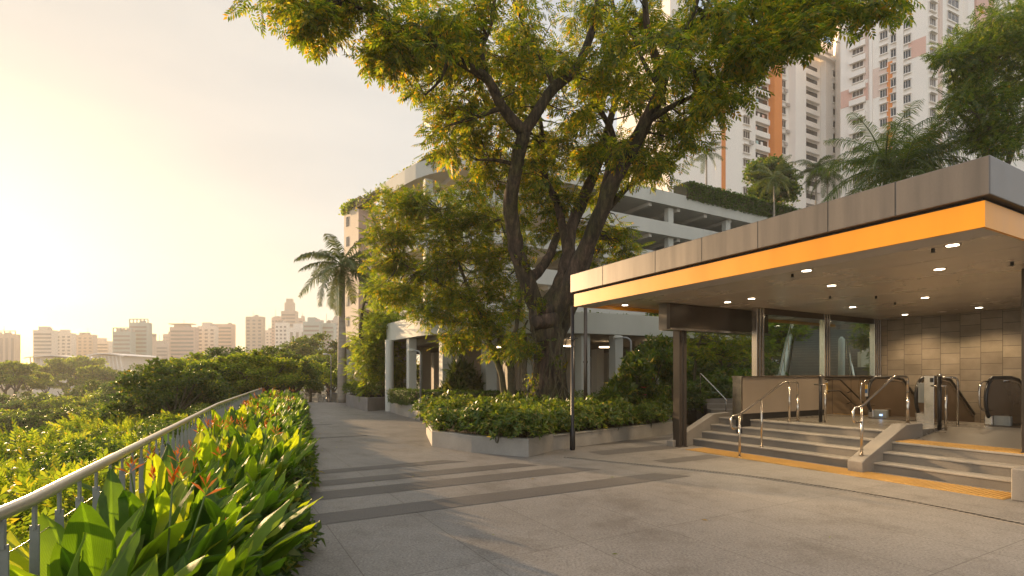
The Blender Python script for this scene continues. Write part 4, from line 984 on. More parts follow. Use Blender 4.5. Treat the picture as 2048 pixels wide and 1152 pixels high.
# hanging vines and aerial roots round the trunk
mb = MB()
for k in range(16):
    px = random.uniform(1055, 1135); d = random.uniform(15.2, 15.6); y0 = random.uniform(650, 720)
    p = P(px, y0, d); q = P(px+random.uniform(-25, 25), 795, d-.1); m_ = (p+q)/2+Vector((random.uniform(-.3, .3), 0, 0)); mb.tube(curve([tuple(p), tuple(m_), tuple(q)], 4), .014, 5, False)
mb.build('vine', m_bark2, big)
ivy = []
for px, py, r in ((1075, 700, .25), (1120, 730, .2), (1048, 520, .3), (1040, 590, .25), (1078, 610, .2), (1065, 770, .3), (1030, 690, .3), (1010, 640, .2)):
    p = P(px, py, 15.45); ivy.append((p.x, p.y, p.z, r, r*1.3))
V, Fc = crown(ivy, 26, .16, TR); link_mesh('climber', V, Fc, L_sm, big)

# ------------------------------------------------------------------ trees shaped after the photograph
def shaped_tree(name, base, limbs, ells, lab, mat, T=TP, leaf=.26, n=28, rad=(.28, .5), flat=.6, cat='tree', bark=m_bark2, seed=1, twig=True, dens=.75):
    g = np.random.default_rng(seed); rd = random.Random(seed); o = empty(name, base, lab, cat); mb = MB(); sk = []
    for l in limbs: sk += limb(mb, l, 8)
    mb.build('trunk', bark, o, True); cl = []
    for cx, cy, rx, ry, m_, d0, d1 in ells:
        for i in range(max(3, int(m_*dens))):
            a = rd.uniform(0, 6.283); r = math.sqrt(rd.random()); p = P(cx+rx*r*math.cos(a), cy+ry*r*math.sin(a), rd.uniform(d0, d1)); q = rd.uniform(*rad); cl.append((p.x, p.y, p.z, q, q*flat))
    V, Fc = crown(cl, n, leaf, T, g); link_mesh('crown', V, Fc, mat, o)
    if twig:
        sk = np.array(sk); mb = MB()
        for c in cl:
            s = sk[int(np.argmin(np.linalg.norm(sk[:, :3]-np.array(c[:3]), axis=1)))]; a = np.array(s[:3]); b = np.array(c[:3]); L = np.linalg.norm(b-a); r0 = min(s[3]*.6, .01+.012*L)
            mb.tube([a, (a+b)/2+g.normal(size=3)*L*.1, b], [r0, r0*.6, .006], 4, False)
        mb.build('twigs', bark, o, True)
    return o
shaped_tree('small_tree', P(1010, 790, 18), [
  [(1022, 800, 18, .15), (1022, 740, 18, .13), (1008, 690, 18, .11), (985, 650, 18.2, .10), (950, 610, 18.4, .08), (900, 580, 18.8, .06), (850, 550, 19.2, .045), (790, 520, 19.6, .03)],
  [(1010, 800, 18.1, .12), (1000, 740, 18.2, .10), (980, 690, 18.3, .09), (968, 650, 18.5, .08), (930, 560, 19, .06), (900, 480, 19.5, .05), (880, 420, 20, .03)],
  [(1022, 740, 18, .10), (1028, 680, 18, .09), (1035, 640, 18.2, .07), (1040, 580, 18.5, .05), (1020, 500, 19, .04), (1000, 440, 19.3, .025)],
  [(985, 650, 18.2, .06), (940, 650, 18.3, .05), (890, 640, 18.4, .035), (850, 620, 18.6, .02)], [(1028, 690, 18, .05), (1045, 660, 17.8, .04), (1056, 640, 17.7, .03)]],
  [(800, 430, 55, 45, 34, 18.8, 21), (770, 500, 45, 60, 34, 18.8, 21), (850, 500, 80, 90, 90, 18.5, 21.5), (930, 560, 85, 75, 80, 18, 20.5), (930, 430, 80, 55, 56, 18.5, 21), (1000, 480, 55, 60, 44, 18, 20.5),
   (880, 620, 60, 40, 30, 17.6, 19), (960, 640, 70, 50, 36, 17.4, 19), (1010, 700, 40, 25, 10, 17, 18), (900, 680, 30, 20, 8, 17.2, 18), (840, 400, 60, 25, 22, 19, 21), (790, 590, 40, 35, 20, 18.5, 20), (1020, 580, 45, 50, 26, 18.2, 20), (1060, 690, 30, 14, 8, 15.2, 15.9)],
  'low spreading several-stemmed tree with a wide golden green crown left of the thick trunk', L_sm, leaf=.32, n=26, rad=(.25, .6), seed=3, dens=.62)
shaped_tree('side_tree', P(740, 800, 27), [[(742, 805, 27, .16), (738, 740, 27, .13), (722, 680, 27, .11), (725, 620, 27, .07), (740, 560, 27, .04)], [(738, 740, 27, .09), (770, 690, 27, .06), (785, 650, 27, .04)]],
  [(775, 600, 38, 45, 40, 26, 29), (755, 670, 40, 50, 60, 26, 29), (742, 730, 30, 50, 50, 26, 28.5), (780, 720, 36, 60, 50, 27, 29.5), (776, 655, 30, 30, 26, 25.4, 27)],
  'dense dark green tree behind the round white column and left planter', L_park, leaf=.40, n=26, rad=(.5, .8), seed=5)
shaped_tree('corner_tree', P(1990, 330, 24), [[(1990, 752, 24, .3), (1985, 400, 24, .24), (1960, 250, 24, .16), (1935, 150, 24, .09)], [(1985, 400, 24, .15), (2040, 260, 24, .1), (2090, 120, 24, .06)]],
  [(1990, 120, 80, 90, 80, 20, 25), (1940, 110, 50, 50, 30, 20, 23), (1960, 220, 60, 60, 50, 20, 24), (2010, 270, 60, 50, 44, 20, 24), (2030, 50, 50, 60, 30, 20, 24), (2090, 150, 80, 120, 60, 20, 26), (1905, 105, 18, 20, 6, 20, 21)],
  'dark leafy tree above the right end of the canopy', L_dk, leaf=.34, n=30, rad=(.4, .75), seed=8)
# trees and shrubs seen under the canopy
shaped_tree('garden_tree', P(1440, 740, 20), [[(1385, 800, 20, .06), (1392, 720, 20, .05), (1405, 660, 20, .035), (1400, 610, 20, .02)], [(1455, 790, 21, .08), (1440, 720, 21, .06), (1425, 690, 21, .05), (1450, 650, 21, .04)], [(1425, 690, 21, .04), (1405, 660, 21, .03)]],
  [(1400, 690, 45, 30, 30, 19, 21.5), (1450, 680, 45, 28, 26, 19.5, 22), (1495, 700, 35, 45, 24, 19.5, 22), (1420, 640, 70, 30, 24, 20, 23)],
  'airy golden garden tree seen under the hanging sign box', L_sm, leaf=.22, n=24, rad=(.25, .42), seed=11)
shaped_tree('garden_tree', P(1580, 700, 27), [[(1560, 780, 26, .1), (1565, 700, 26, .08), (1575, 640, 26, .05)], [(1640, 720, 29, .2), (1640, 640, 29, .18), (1645, 560, 29, .12)]],
  [(1555, 660, 45, 50, 60, 25, 29), (1600, 640, 50, 30, 36, 27, 31), (1530, 700, 25, 50, 30, 24, 27), (1680, 610, 70, 25, 30, 28, 32), (1650, 560, 60, 35, 26, 28, 32)],
  'dark green trees climbing the slope behind the outdoor stair', L_park, leaf=.36, n=24, rad=(.45, .7), seed=12)
shaped_tree('hanging_shrub', P(1745, 640, 15.5), [[(1760, 620, 19, .05), (1745, 650, 18.8, .04), (1740, 700, 18.6, .02), (1750, 735, 18.5, .01)]],
  [(1740, 655, 26, 24, 20, 18, 19.2), (1728, 680, 20, 14, 9, 18, 19), (1750, 725, 14, 22, 9, 18, 19), (1758, 690, 14, 20, 7, 18, 19)], 'bright green shrub hanging in front of the lit cream wall behind the glass', L_shrub, leaf=.2, n=26, rad=(.16, .28), cat='shrub', seed=14)
# small upright trees in the planter and right of the lamp
def mini(px, pyb, pyt, d, rpx, lab, seed, mat=L_shrub, T=TR, leaf=.22, cat='shrub'):
    return shaped_tree('planter_shrub_tree', P(px, pyb, d), [[(px+3, pyb, d, .035), (px, (pyb+pyt)/2, d, .028), (px-4, pyt, d, .015)], [(px, (pyb+pyt)/2, d, .02), (px+rpx*.5, pyt+10, d, .012)]],
      [(px, pyt+5, rpx, rpx*.55, 16, d-.6, d+.6), (px+4, pyt-15, rpx*.7, rpx*.4, 8, d-.5, d+.5), (px-rpx*.5, pyt+18, rpx*.4, rpx*.3, 5, d-.4, d+.4)], lab, mat, T, leaf, 24, (.18, .3), .6, cat, seed=seed)
mini(1275, 820, 730, 15.5, 32, 'round-headed shrub on a thin stem in the planter under the canopy corner', 21)
mini(1310, 830, 705, 16.5, 34, 'taller dark shrub left of the bronze column', 22)
mini(1345, 840, 735, 17, 26, 'dark leafy shrub half hidden by the bronze column', 23)
mini(1300, 835, 785, 15.8, 30, 'low cream-speckled shrub with pink flowers left of the bronze column', 24, L_shrub)
mini(1240, 820, 788, 15.6, 24, 'spiky low shrub at the foot of the podium column', 25, L_shrub, TRn, .4)
mini(925, 795, 765, 21.5, 22, 'small fan-shaped palm shrub behind the clipped hedge', 26, L_palm, TRn, .7)
o = empty('pink_blossom', P(1288, 775, 15.2), 'two pink blossoms among the planter shrubs', 'flower')
V, Fc = sprays([P(1288, 776, 15.1), P(1303, 760, 15.3), P(1290, 790, 15.2)], [(0, 0, 1)]*3, [.13, .12, .10], TR2); link_mesh('petals', V, Fc, m_pinkf, o)

# ------------------------------------------------------------------ palms
def frond(g, base, az, el, L, drop, nl, lw, ll, V, Fc, mb):
    p = Vector(base); d = Vector((math.cos(az)*math.cos(el), math.sin(az)*math.cos(el), math.sin(el))); pts = [p.copy()]; seg = 12
    side = Vector((-math.sin(az), math.cos(az), 0))
    for k in range(seg):
        e = el-(drop)*((k+1)/seg)**1.3; d = Vector((math.cos(az)*math.cos(e), math.sin(az)*math.cos(e), math.sin(e))); p = p+d*(L/seg); pts.append(p.copy())
    mb.tube(pts, [.035*(1-.85*i/seg)*L/2.5 for i in range(seg+1)], 4, False)
    for i in range(nl):
        t = .12+.88*i/nl; x = t*seg; k = min(int(x), seg-1); f = x-k; q = pts[k]*(1-f)+pts[k+1]*f; dd = (pts[k+1]-pts[k]).normalized(); nrm = side.cross(dd)
        l2 = ll*math.sin(math.pi*min(.97, .18+t*.78))**.6*g.uniform(.85, 1.1)
        for s in (1, -1):
            o_ = (side*s*g.uniform(.75, 1.0)+dd*.55+nrm*g.uniform(-.15, .35)); o_.normalize()
            m1 = q+o_*l2*.5; tip = m1+(o_*.6+Vector((0, 0, -.75))).normalized()*l2*.5; wv = dd*lw
            b = len(V); V.extend([q-wv*.4, q+wv*.4, m1+wv*.5, m1-wv*.5, tip+wv*.08, tip-wv*.08]); Fc.append([b, b+1, b+2, b+3]); Fc.append([b+3, b+2, b+4, b+5])
def palm(name, base, H, r0, r1, nf, L, lab, seed, ll=.5, lw=.035, nl=34, mat=L_palm, lean=(0, 0), cat='palm tree', up=(-.55, 1.35), group=None, shaft=True):
    g = random.Random(seed); o = empty(name, base, lab, cat, group); b = Vector(base); mb = MB()
    pts = [b+Vector((lean[0]*t*t, lean[1]*t*t, H*t)) for t in (0, .05, .25, .5, .75, 1)]
    mb.tube(pts, [r0*1.25, r0*1.05, r0, r0*.95, r1*1.05, r1], 14, True); mb.build('trunk', m_palmt, o, True)
    top = pts[-1]
    if shaft: MB().tube([top, top+Vector((0, 0, L*.28)), top+Vector((0, 0, L*.4))], [r1*1.05, r1*.9, r1*.4], 12).build('crownshaft', m_stem, o, True)
    top = top+Vector((0, 0, L*.35 if shaft else 0)); V = []; Fc = []; mb = MB()
    for k in range(nf):
        az = 2.4*k+g.uniform(-.3, .3); q = k/nf; el = up[1]+(up[0]-up[1])*q+g.uniform(-.12, .12)
        frond(g, top, az, el, L*g.uniform(.85, 1.1), g.uniform(1.0, 1.7)*(1-.35*q), nl, lw, ll, V, Fc, mb)
    link_mesh('fronds', [tuple(v) for v in V], np.array(Fc), mat, o); mb.build('frond_stems', m_stem, o)
    return o
pb = P(684, HOR, 32.7); palm('royal_palm', (pb.x, pb.y, -.1), 7.5, .27, .18, 24, 3.3, 'tall royal palm with a smooth grey trunk at the bend of the path', 2, ll=.75, lw=.06, nl=46, up=(-.8, 1.2))
q = P(1413, 350, 50); palm('slender_palm', (q.x, q.y, 17.6), 4.6, .1, .07, 14, 1.9, 'slender palm standing alone on the car park roof', 3, ll=.5, up=(-.8, 1.3))
for px, pt, L_, lab, sd in ((1548, 345, 2.6, 'bushy palm left of the pair above the car park hedge', 4), (1632, 325, 2.3, 'left one of the pair of slim palms in front of the apartment block', 5), (1655, 340, 2.6, 'right one of the pair of slim palms in front of the apartment block', 6)):
    q = P(px, 400, 52); zt = zat(pt+8, 52); palm('slender_palm', (q.x, q.y, 14), zt-15, .12, .08, 16, L_, lab, sd, ll=.6, lw=.05, up=(-.8, 1.3))
for px, pt, d, L_, lab, sd in ((1770, 335, 25, 3.6, 'large arching palm, left one of the clump above the bronze canopy', 7), (1850, 318, 26, 3.6, 'large arching palm, right one of the clump above the bronze canopy', 8), (1805, 350, 24, 3.0, 'lower palm in the middle of the clump above the bronze canopy', 9)):
    q = P(px, 400, d); zt = zat(pt, d); palm('clump_palm', (q.x, q.y, 0), zt-L_*.35, .14, .1, 22, L_, lab, sd, ll=.75, lw=.035, nl=46, mat=L_dk, up=(-.5, 1.35))
shaped_tree('roof_tree', P(1545, 380, 55), [[(1545, 480, 56, .2), (1545, 400, 56, .15), (1540, 350, 56, .1)]], [(1530, 350, 32, 30, 40, 55, 58), (1570, 365, 28, 28, 34, 55, 58), (1545, 390, 45, 18, 24, 55, 57)],
  'round dark green tree behind the slim palms above the car park', L_dk, TC, .7, 24, (.8, 1.3), seed=31, twig=False)

# ------------------------------------------------------------------ planters and hedges
def kerb(name, path, h, th, lab, closed=False, mat=m_kerb, soil=None, side=1, base=0):
    o = empty(name, (path[0][0], path[0][1], base), lab, 'planter'); mb = MB(); pts = path+([path[0]] if closed else []); ribbon(mb, pts, 0, th*side, base-.02, base+h)
    mb.build('kerb_wall', mat, o, bevel=.012)
    if soil: link_mesh('soil', [(a, b, base+h-.06) for a, b in soil], [list(range(len(soil)))], m_soil, o)
    return o
g2 = lambda px, py: (G(px, py).x, G(px, py).y)
A, B, Cq, D_, E_ = g2(864, 893), g2(943, 905), g2(1057, 914), g2(1107, 901), g2(1345, 868)
soil = [A, B, Cq, D_, E_, (5.2, 17.5), (2, 19.2), (-2.3, 19.2), (-2.5, 15)]
kerb('granite_planter', [(-2.3, 19.2), (-2.45, 15), A, B, Cq, (D_[0], D_[1])], .37, .16, 'long low granite planter round the foot of the big tree', soil=soil)
kerb('granite_kerb', [(D_[0]-.02, D_[1]+.02), E_, (5.3, 17.5)], .34, .18, 'straight granite planter wall running behind the black canopy post', side=1)
def shrub_proto(name, n, r, h, T, leaf, mat, lab, cat, group, seed, stems=6, flat=.9):
    g = np.random.default_rng(seed); o = empty(name, (0, 0, 0), lab, cat, group); a = g.uniform(0, 6.28, n); rr = np.sqrt(g.uniform(0, 1, n))*r; z = h*(.30+.70*g.uniform(0, 1, n)**.7)*(1-.35*(rr/r)**2)
    C = np.stack([rr*np.cos(a), rr*np.sin(a), z], -1); D = np.stack([np.cos(a)*rr/r*.9, np.sin(a)*rr/r*.9, np.full(n, .8)], -1)+g.normal(size=(n, 3))*.3
    V, Fc = sprays(C, D, g.uniform(.7, 1.2, n)*leaf, T, g, .5); link_mesh('foliage', V, Fc, mat, o); mb = MB(); rd = random.Random(seed)
    for k in range(stems): 
        th = rd.uniform(0, 6.28); q = rd.uniform(.2, .8)*r; mb.tube([(.03*math.cos(th), .03*math.sin(th), -.05), (q*.5*math.cos(th), q*.5*math.sin(th), h*.4), (q*math.cos(th), q*math.sin(th), h*.8)], [.012, .009, .005], 5, False)
    mb.build('stems', m_bark2, o); return o
def inpoly(x, y, poly):
    c = False; n = len(poly)
    for i in range(n):
        (x1, y1), (x2, y2) = poly[i], poly[(i+1) % n]
        if (y1 > y) != (y2 > y) and x < (x2-x1)*(y-y1)/(y2-y1)+x1: c = not c
    return c
def scatter(protos, pts, rscale=(.8, 1.2), lean=.1, bush=False, turn=3.14, lab=None):
    bl = [p['label'] for p in protos]
    for i, (x, y, z, s) in enumerate(pts):
        k = i % len(protos); o = protos[k] if i < len(protos) else copy_tree(protos[k]); q = s*random.uniform(*rscale)
        o.location = (x, y, z); o.rotation_euler = (random.uniform(-lean, lean), random.uniform(-lean, lean), random.uniform(-turn, turn)); o.scale = (q, q, q*random.uniform(.9, 1.1))
        if lab: o['label'] = bl[k].split(' beside the railing')[0].split(' in the granite')[0].split(' at the foot')[0].split(' in the bed between')[0]+' '+lab(x, y)
        if bush: o['label'] = bl[k].split(' on the slope')[0]+(' hard against' if railx(y)-x < 1.6 else ' a little below' if railx(y)-x < 5 else ' well below')+' the railing, '+('beside the first posts' if y < 4 else 'beside the nearer plants' if y < 8 else 'halfway along the bed' if y < 15 else 'at the far end of the bed')
    return
def poly_pts(poly, n, dmin, z, s=1.0, inset=0):
    xs_ = [p[0] for p in poly]; ys_ = [p[1] for p in poly]; res = []; t = 0
    while len(res) < n and t < 20000:
        t += 1; x = random.uniform(min(xs_), max(xs_)); y = random.uniform(min(ys_), max(ys_))
        if inpoly(x, y, poly) and all((x-a)**2+(y-b)**2 > dmin**2 for a, b, _, _ in res): res.append((x, y, z, s))
    return res
gl_ = 'glossy leafy shrubs filling the granite planter'
pr = [shrub_proto('planter_shrub', 95, .42, .85, TR, .19, L_shrub, 'glossy bushy green shrub in the granite planter round the big tree', 'shrub', gl_, 40+k) for k in range(4)]
pts = poly_pts(soil, 120, .42, .28)
edge = [np.array(p) for p in (A, B, Cq, D_, E_)]
for a, b in zip(edge[:-1], edge[1:]):
    L = np.linalg.norm(b-a); n_ = (np.array([-(b-a)[1], (b-a)[0]])/L)
    for t in np.arange(.15, L, .38): p = a+(b-a)*t/L+n_*.34; pts.append((p[0], p[1], .26, .95))
scatter(pr, pts, (.68, 1.0), lab=lambda x, y: ('at the left corner' if x < -1 and y < 14 else 'behind the hedge end' if x < -1 else 'along the front kerb left of the black post' if y < 13.2 and x < 1.3 else 'at the foot of the thick trunk' if x < 2.2 else 'right of the black canopy post' if y < 15.5 else 'at the back near the podium'))
# bed right of the planter, between it and the steps
bed = [(5.4, 17.6), (6.6, 17.2), (8.3, 18.6), (10, 21), (12, 25), (7, 23), (5.6, 20)]
link_mesh('bed_soil', [(a, b, .12) for a, b in bed], [list(range(len(bed)))], m_soil); tag(bpy.data.objects['bed_soil'], kind='structure')
pr = [shrub_proto('bed_shrub', 110, .8, 1.5, TR, .3, (L_hedge, L_shrub, L_dk)[k], 'tall dense green shrub in the bed between the bronze column and the low wall', 'shrub', 'shrubs in the bed behind the steps', 60+k) for k in range(3)]
scatter(pr, [(x, y, .1+.12*max(0, y-18), s) for x, y, z, s in poly_pts(bed, 34, .6, .1)], (.8, 1.25), lab=lambda x, y: 'in the bed beyond the column, '+('front row' if y < 18.6 else 'middle rows, left side' if y < 20.5 and x < 7 else 'middle rows, right side' if y < 20.5 else 'rear rows, nearer the podium' if x < 7.5 else 'rear rows, nearer the outdoor stair'))
# clipped hedge and its planter
def hedge(name, path, w_, z0, z1, lab, mat, n, leaf, T=TR, seed=3, cat='hedge'):
    g = np.random.default_rng(seed); o = empty(name, (path[0][0], path[0][1], z0), lab, cat); mb = MB(); ribbon(mb, path, -w_/2+.08, w_/2-.08, z0, z1-.08); mb.build('inner_branches', m_bark2, o)
    P_ = np.array([p[:2] for p in path], float); seg = np.linalg.norm(P_[1:]-P_[:-1], axis=1); cs = np.concatenate([[0], np.cumsum(seg)]); t = g.uniform(0, cs[-1], n)
    k = np.clip(np.searchsorted(cs, t)-1, 0, len(seg)-1); f = ((t-cs[k])/seg[k])[:, None]; c = P_[k]*(1-f)+P_[k+1]*f; d = (P_[k+1]-P_[k])/seg[k][:, None]; nn_ = np.stack([-d[:, 1], d[:, 0]], -1)
    side = g.choice([-1, 1, 0], n, p=[.4, .3, .3]); off = np.where(side == 0, g.uniform(-.5, .5, n), side*.5)*w_+g.normal(size=n)*.03; z = np.where(side == 0, z1+g.normal(size=n)*.03, g.uniform(z0, z1, n))
    C = np.concatenate([c+nn_*off[:, None], z[:, None]], 1); D = np.concatenate([nn_*(side*1.0)[:, None], (np.where(side == 0, 1.0, .35))[:, None]], 1)+g.normal(size=(n, 3))*.35
    V, Fc = sprays(C, D, g.uniform(.7, 1.2, n)*leaf, T, g, .4); link_mesh('foliage', V, Fc, mat, o); return o
h0 = [(-5.0, 22.9), (-3.4, 20.6), (-1.3, 19.7), (1.5, 19.4)]
hedge('clipped_hedge', [tuple(p) for p in curve(h0, 3)], .8, .5, 1.05, 'neatly clipped low hedge in front of the podium columns', L_hedge, 5200, .085)
kerb('hedge_planter', [g2(857, 838), g2(840, 841), g2(796, 829), (-5.6, 24.2)][::-1], .55, .15, 'brown granite planter box under the clipped hedge', soil=[(-5.6, 24.2), g2(796, 829), g2(840, 841), g2(857, 838), (-2, 20), (-3, 23)])
lp_ = [g2(692, 812), g2(735, 823), g2(800, 816)]
kerb('far_planter', [(-9.6, 31.5)]+lp_, .62, .2, 'square-cornered grey planter left of the round white column', mat=M('planter_render', (.22, .20, .185), .7), soil=[(-9.6, 31.5)]+lp_+[(-6.4, 31)])
pr = [shrub_proto('far_planter_shrub', 90, .6, .9, TR, .24, L_shrub, 'leafy shrub in the grey planter left of the round column', 'shrub', 'shrubs in the far grey planter', 80+k) for k in range(2)]
scatter(pr, poly_pts([(-9.2, 31), (-9.1, 29.6), (-6.8, 25.4), (-5.6, 27.6), (-6.6, 31)], 22, .5, .5), (.7, 1.1))
# utility cabinet behind the planter corner
o = empty('utility_cabinet', P(887, 838, 20.3), 'pale grey utility cabinet behind the left end of the granite planter', 'cabinet'); c = P(889, 838, 20.3)
MB().box(c.x-.24, c.x+.24, c.y, c.y+.4, .0, .98).build('body', M('cabinet_grey', (.45, .47, .45), .5), o, bevel=.02); MB().box(c.x-.26, c.x+.26, c.y-.02, c.y+.42, .982, 1.03).build('lid', m_conc, o)
MB().box(c.x-.18, c.x+.18, c.y-.008, c.y-.002, .15, .85).build('door', m_post, o)
c = P(925, 838, 20.0); o = empty('stone_bench_block', (c.x, c.y, 0), 'cream stone block between the cabinet and the planter shrubs', 'block'); MB().box(c.x-.42, c.x+.42, c.y, c.y+.4, 0, .95).build('body', m_conc2, o, bevel=.02); MB().box(c.x-.44, c.x+.44, c.y-.02, c.y+.42, .95, 1.0).build('top', m_stone, o)
# roof hedges
pr_path = [(Cc+dR*x+Vector((-.4886, .8725))*.7) for x in (22.5, 26, 30, 34, 38, 41)]
hedge('roof_hedge', [tuple(p) for p in pr_path], 1.7, 17.4, 18.9, 'overgrown green hedge along the roof edge of the car park', L_hedge, 3800, .34, TC, 9)
hedge('podium_greenery', [tuple(p) for p in offset(cp, .55)][18:], .4, 4.0, 4.2, 'trailing dark plants along the podium roof edge', L_dk, 900, .16, TC, 10)
hedge('roof_greenery', [tuple(Cc+dL*t+Vector((.78, .62))*.7) for t in (1, 6, 11, 17)], .8, 17.3, 17.9, 'patchy greenery trailing along the left roof edge of the car park', L_sm, 300, .4, TC, 11)
hedge('rooftop_plants', [(p0.x+.3, p0.y+1), (p1.x, p1.y+1), (p2.x, p2.y+1)], 2.0, zb, zb+1.0, 'shaggy plants on the roof of the brown apartment block', L_park, 500, .9, TC, 12)

# ------------------------------------------------------------------ outdoor stair behind the glazing
s0 = Vector((9.1, 17.6, .55)); s1 = Vector((14.6, 27.0, 3.9)); dd = (s1-s0); hd = Vector((dd.x, dd.y, 0)); Lh = hd.length; hd.normalize(); rt = Vector((hd.y, -hd.x, 0)); N_ = 26
ost = empty('outdoor_stair', s0, 'long outdoor concrete stair climbing the slope behind the glazing', 'stairs')
mb = MB(); nb_ = MB()
for k in range(N_):
    a = s0+hd*(Lh*k/N_); z = s0.z+(s1.z-s0.z)*(k+1)/N_; b = a+hd*(Lh/N_+.02)
    q = [a, b, b+rt*4.6, a+rt*4.6]; mb.hexa([(p.x, p.y, z-1.2) for p in q][::-1][::-1], [(p.x, p.y, z) for p in q])
    nb_.bar((a.x+rt.x*2.3-rt.x*2.3, a.y, z+.012), (a.x+rt.x*4.6, a.y+rt.y*4.6, z+.012), .07, .02)
mb.build('steps', m_step, ost); nb_.build('step_edge', m_stone, ost)
a = s0-rt*.12; b = s1-rt*.12
MB().hexa([(a.x, a.y, 0), (b.x, b.y, 0), (b.x-rt.x*.2, b.y-rt.y*.2, 0), (a.x-rt.x*.2, a.y-rt.y*.2, 0)], [(a.x, a.y, a.z+.35), (b.x, b.y, b.z+.35), (b.x-rt.x*.2, b.y-rt.y*.2, b.z+.35), (a.x-rt.x*.2, a.y-rt.y*.2, a.z+.35)]).build('side_wall', m_conc, ost)
hr = empty('stair_handrail', a, 'bright steel handrail with pickets down the left side of the outdoor stair', 'handrail'); up = Vector((0, 0, 1))
mb = MB(); mb.tube(rnd([a-hd*1.6+up*1.1, a+up*1.1, b+up*1.15, b+hd*.8+up*1.15], .15), .035, 8); mb.build('rail', m_steel, hr, True)
for t in (0, .28, .56, .85, 1.0):
    q = a*(1-t)+b*t; MB().tube([q, q+up*1.12], .03, 8).build('post', m_steel, hr)
mid_a = s0+rt*2.0; mid_b = s1+rt*2.0
hr = empty('stair_handrail', mid_a, 'steel handrail in the middle of the outdoor stair', 'handrail'); MB().tube([mid_a+up*.95, mid_a*.45+mid_b*.55+up*.95], .035, 8).build('rail', m_steel, hr, True)
for t in (.02, .3, .54): q = mid_a*(1-t)+mid_b*t; MB().tube([q, q+up*.95], .025, 8).build('post', m_steel, hr)
rw = empty('retaining_wall', (17, 28, 0), 'brown block retaining wall above the outdoor stair', 'wall'); MB().hexa([(14.9, 27.6, 0), (24, 24.5, 0), (24.3, 25, 0), (15.2, 28.1, 0)], [(14.9, 27.6, 6.4), (24, 24.5, 6.4), (24.3, 25, 6.4), (15.2, 28.1, 6.4)]).build('blocks', m_brickw, rw)
cw = empty('cream_wall', P(1760, 752, 19.2), 'sunlit cream wall behind the glazing', 'wall'); a = P(1722, 752, 20.0); MB().hexa([(a.x, a.y, 0), (a.x+1.6, a.y-.2, 0), (a.x+1.6, a.y, 0), (a.x, a.y+.2, 0)], [(a.x, a.y, 2.55), (a.x+1.6, a.y-.2, 3.3), (a.x+1.6, a.y, 3.3), (a.x, a.y+.2, 2.55)]).build('wall', M('cream_paint', (.70, .60, .45), .7), cw)
bol = P(1683, 752, 18); o = empty('white_post', (bol.x, bol.y, 0), 'rounded pale post beside the outdoor stair', 'post'); MB().tube([(bol.x, bol.y, 0), (bol.x, bol.y, 2.9), (bol.x, bol.y, 3.0)], [.1, .1, .03], 12).build('shaft', m_conc, o, True)
MB().tube([(bol.x, bol.y, .3), (bol.x, bol.y, .35)], [.14, .14], 12).build('base', m_steel, o)
# small side steps at the end of the bed
o = empty('side_steps', P(1475, 830, 21), 'narrow stone side steps between the bed shrubs and the low wall', 'stairs'); c = P(1478, 752, 15.5); mb = MB()
for k in range(6): mb.box(c.x-.45, c.x+1.4, c.y+.33*k, c.y+.33*(k+1)+.3, 0, .15*(k+1))
mb.build('steps', m_stone, o); MB().tube(rnd([(c.x-.5, c.y-.3, .3), (c.x-.5, c.y-.3, .95), (c.x-.5, c.y+1.8, 1.75), (c.x-.5, c.y+1.8, .9)], .1), .02, 8).build('handrail', m_steel, o, True)
# background greenery closing the view behind the podium and station
def tree_proto(name, H, cr, flat, ncl, n, leaf, T, mat, lab, group, seed, tr_=.14, base_frac=.2, cat='tree', crad=(.16, .30)):
    g = np.random.default_rng(seed); rd = random.Random(seed); o = empty(name, (0, 0, 0), lab, cat, group); mb = MB(); cl = []
    mb.tube([(0, 0, -.5), (.05*H*.2, 0, H*.2), (0, .03*H, H*base_frac)], [tr_*1.3, tr_, tr_*.8], 8, False); nl = 6
    for k in range(nl):
        a = k*2.4+rd.uniform(-.3, .3); ex = cr*rd.uniform(.5, .85); h1 = H*rd.uniform(.62, .92)
        pts = curve([(0, .03*H, H*base_frac, tr_*.7), (ex*.35*math.cos(a), ex*.35*math.sin(a), H*(base_frac+.2), tr_*.5), (ex*math.cos(a), ex*math.sin(a), h1, tr_*.2)], 4); mb.tube([p[:3] for p in pts], [p[3] for p in pts], 6, False)
    mb.build('trunk', m_bark2, o)
    for k in range(ncl):
        a = rd.uniform(0, 6.283); r = cr*math.sqrt(rd.random()); zz = (1-(r/cr)**2)**.5; z = H*base_frac+(H*(1-base_frac))*(zz*rd.uniform(.55, 1.0)*flat+(1-flat)*.6); q = cr*rd.uniform(*crad); cl.append((r*math.cos(a), r*math.sin(a), z, q, q*.42))
    V, Fc = crown(cl, n, leaf, T, g, -.1); link_mesh('crown', V, Fc, mat, o); return o
def zone(x, y):
    px = 1024+F*x/y
    for e, t in ((40, 'under the glow at the far left'), (110, 'below the balconied tower'), (190, 'below the tan square block'), (260, 'below the green glass office'), (305, 'below the tall glass tower'), (345, 'left of the flat-plate roof tower'), (395, 'below the flat-plate roof tower'), (470, 'below the joined pair of towers'), (530, 'below the lone tan tower'), (600, 'below the tallest stepped tower'), (650, 'below the glass towers left of the palm'), (760, 'behind the tall palm'), (1000, 'behind the left part of the podium'), (1300, 'behind the right part of the podium'), (9999, 'behind the station')):
        if px < e: break
    return t+(', close to the railing' if y < 34 else ', in the near park' if y < 47 else ', in the middle distance' if y < 80 else ', far off')
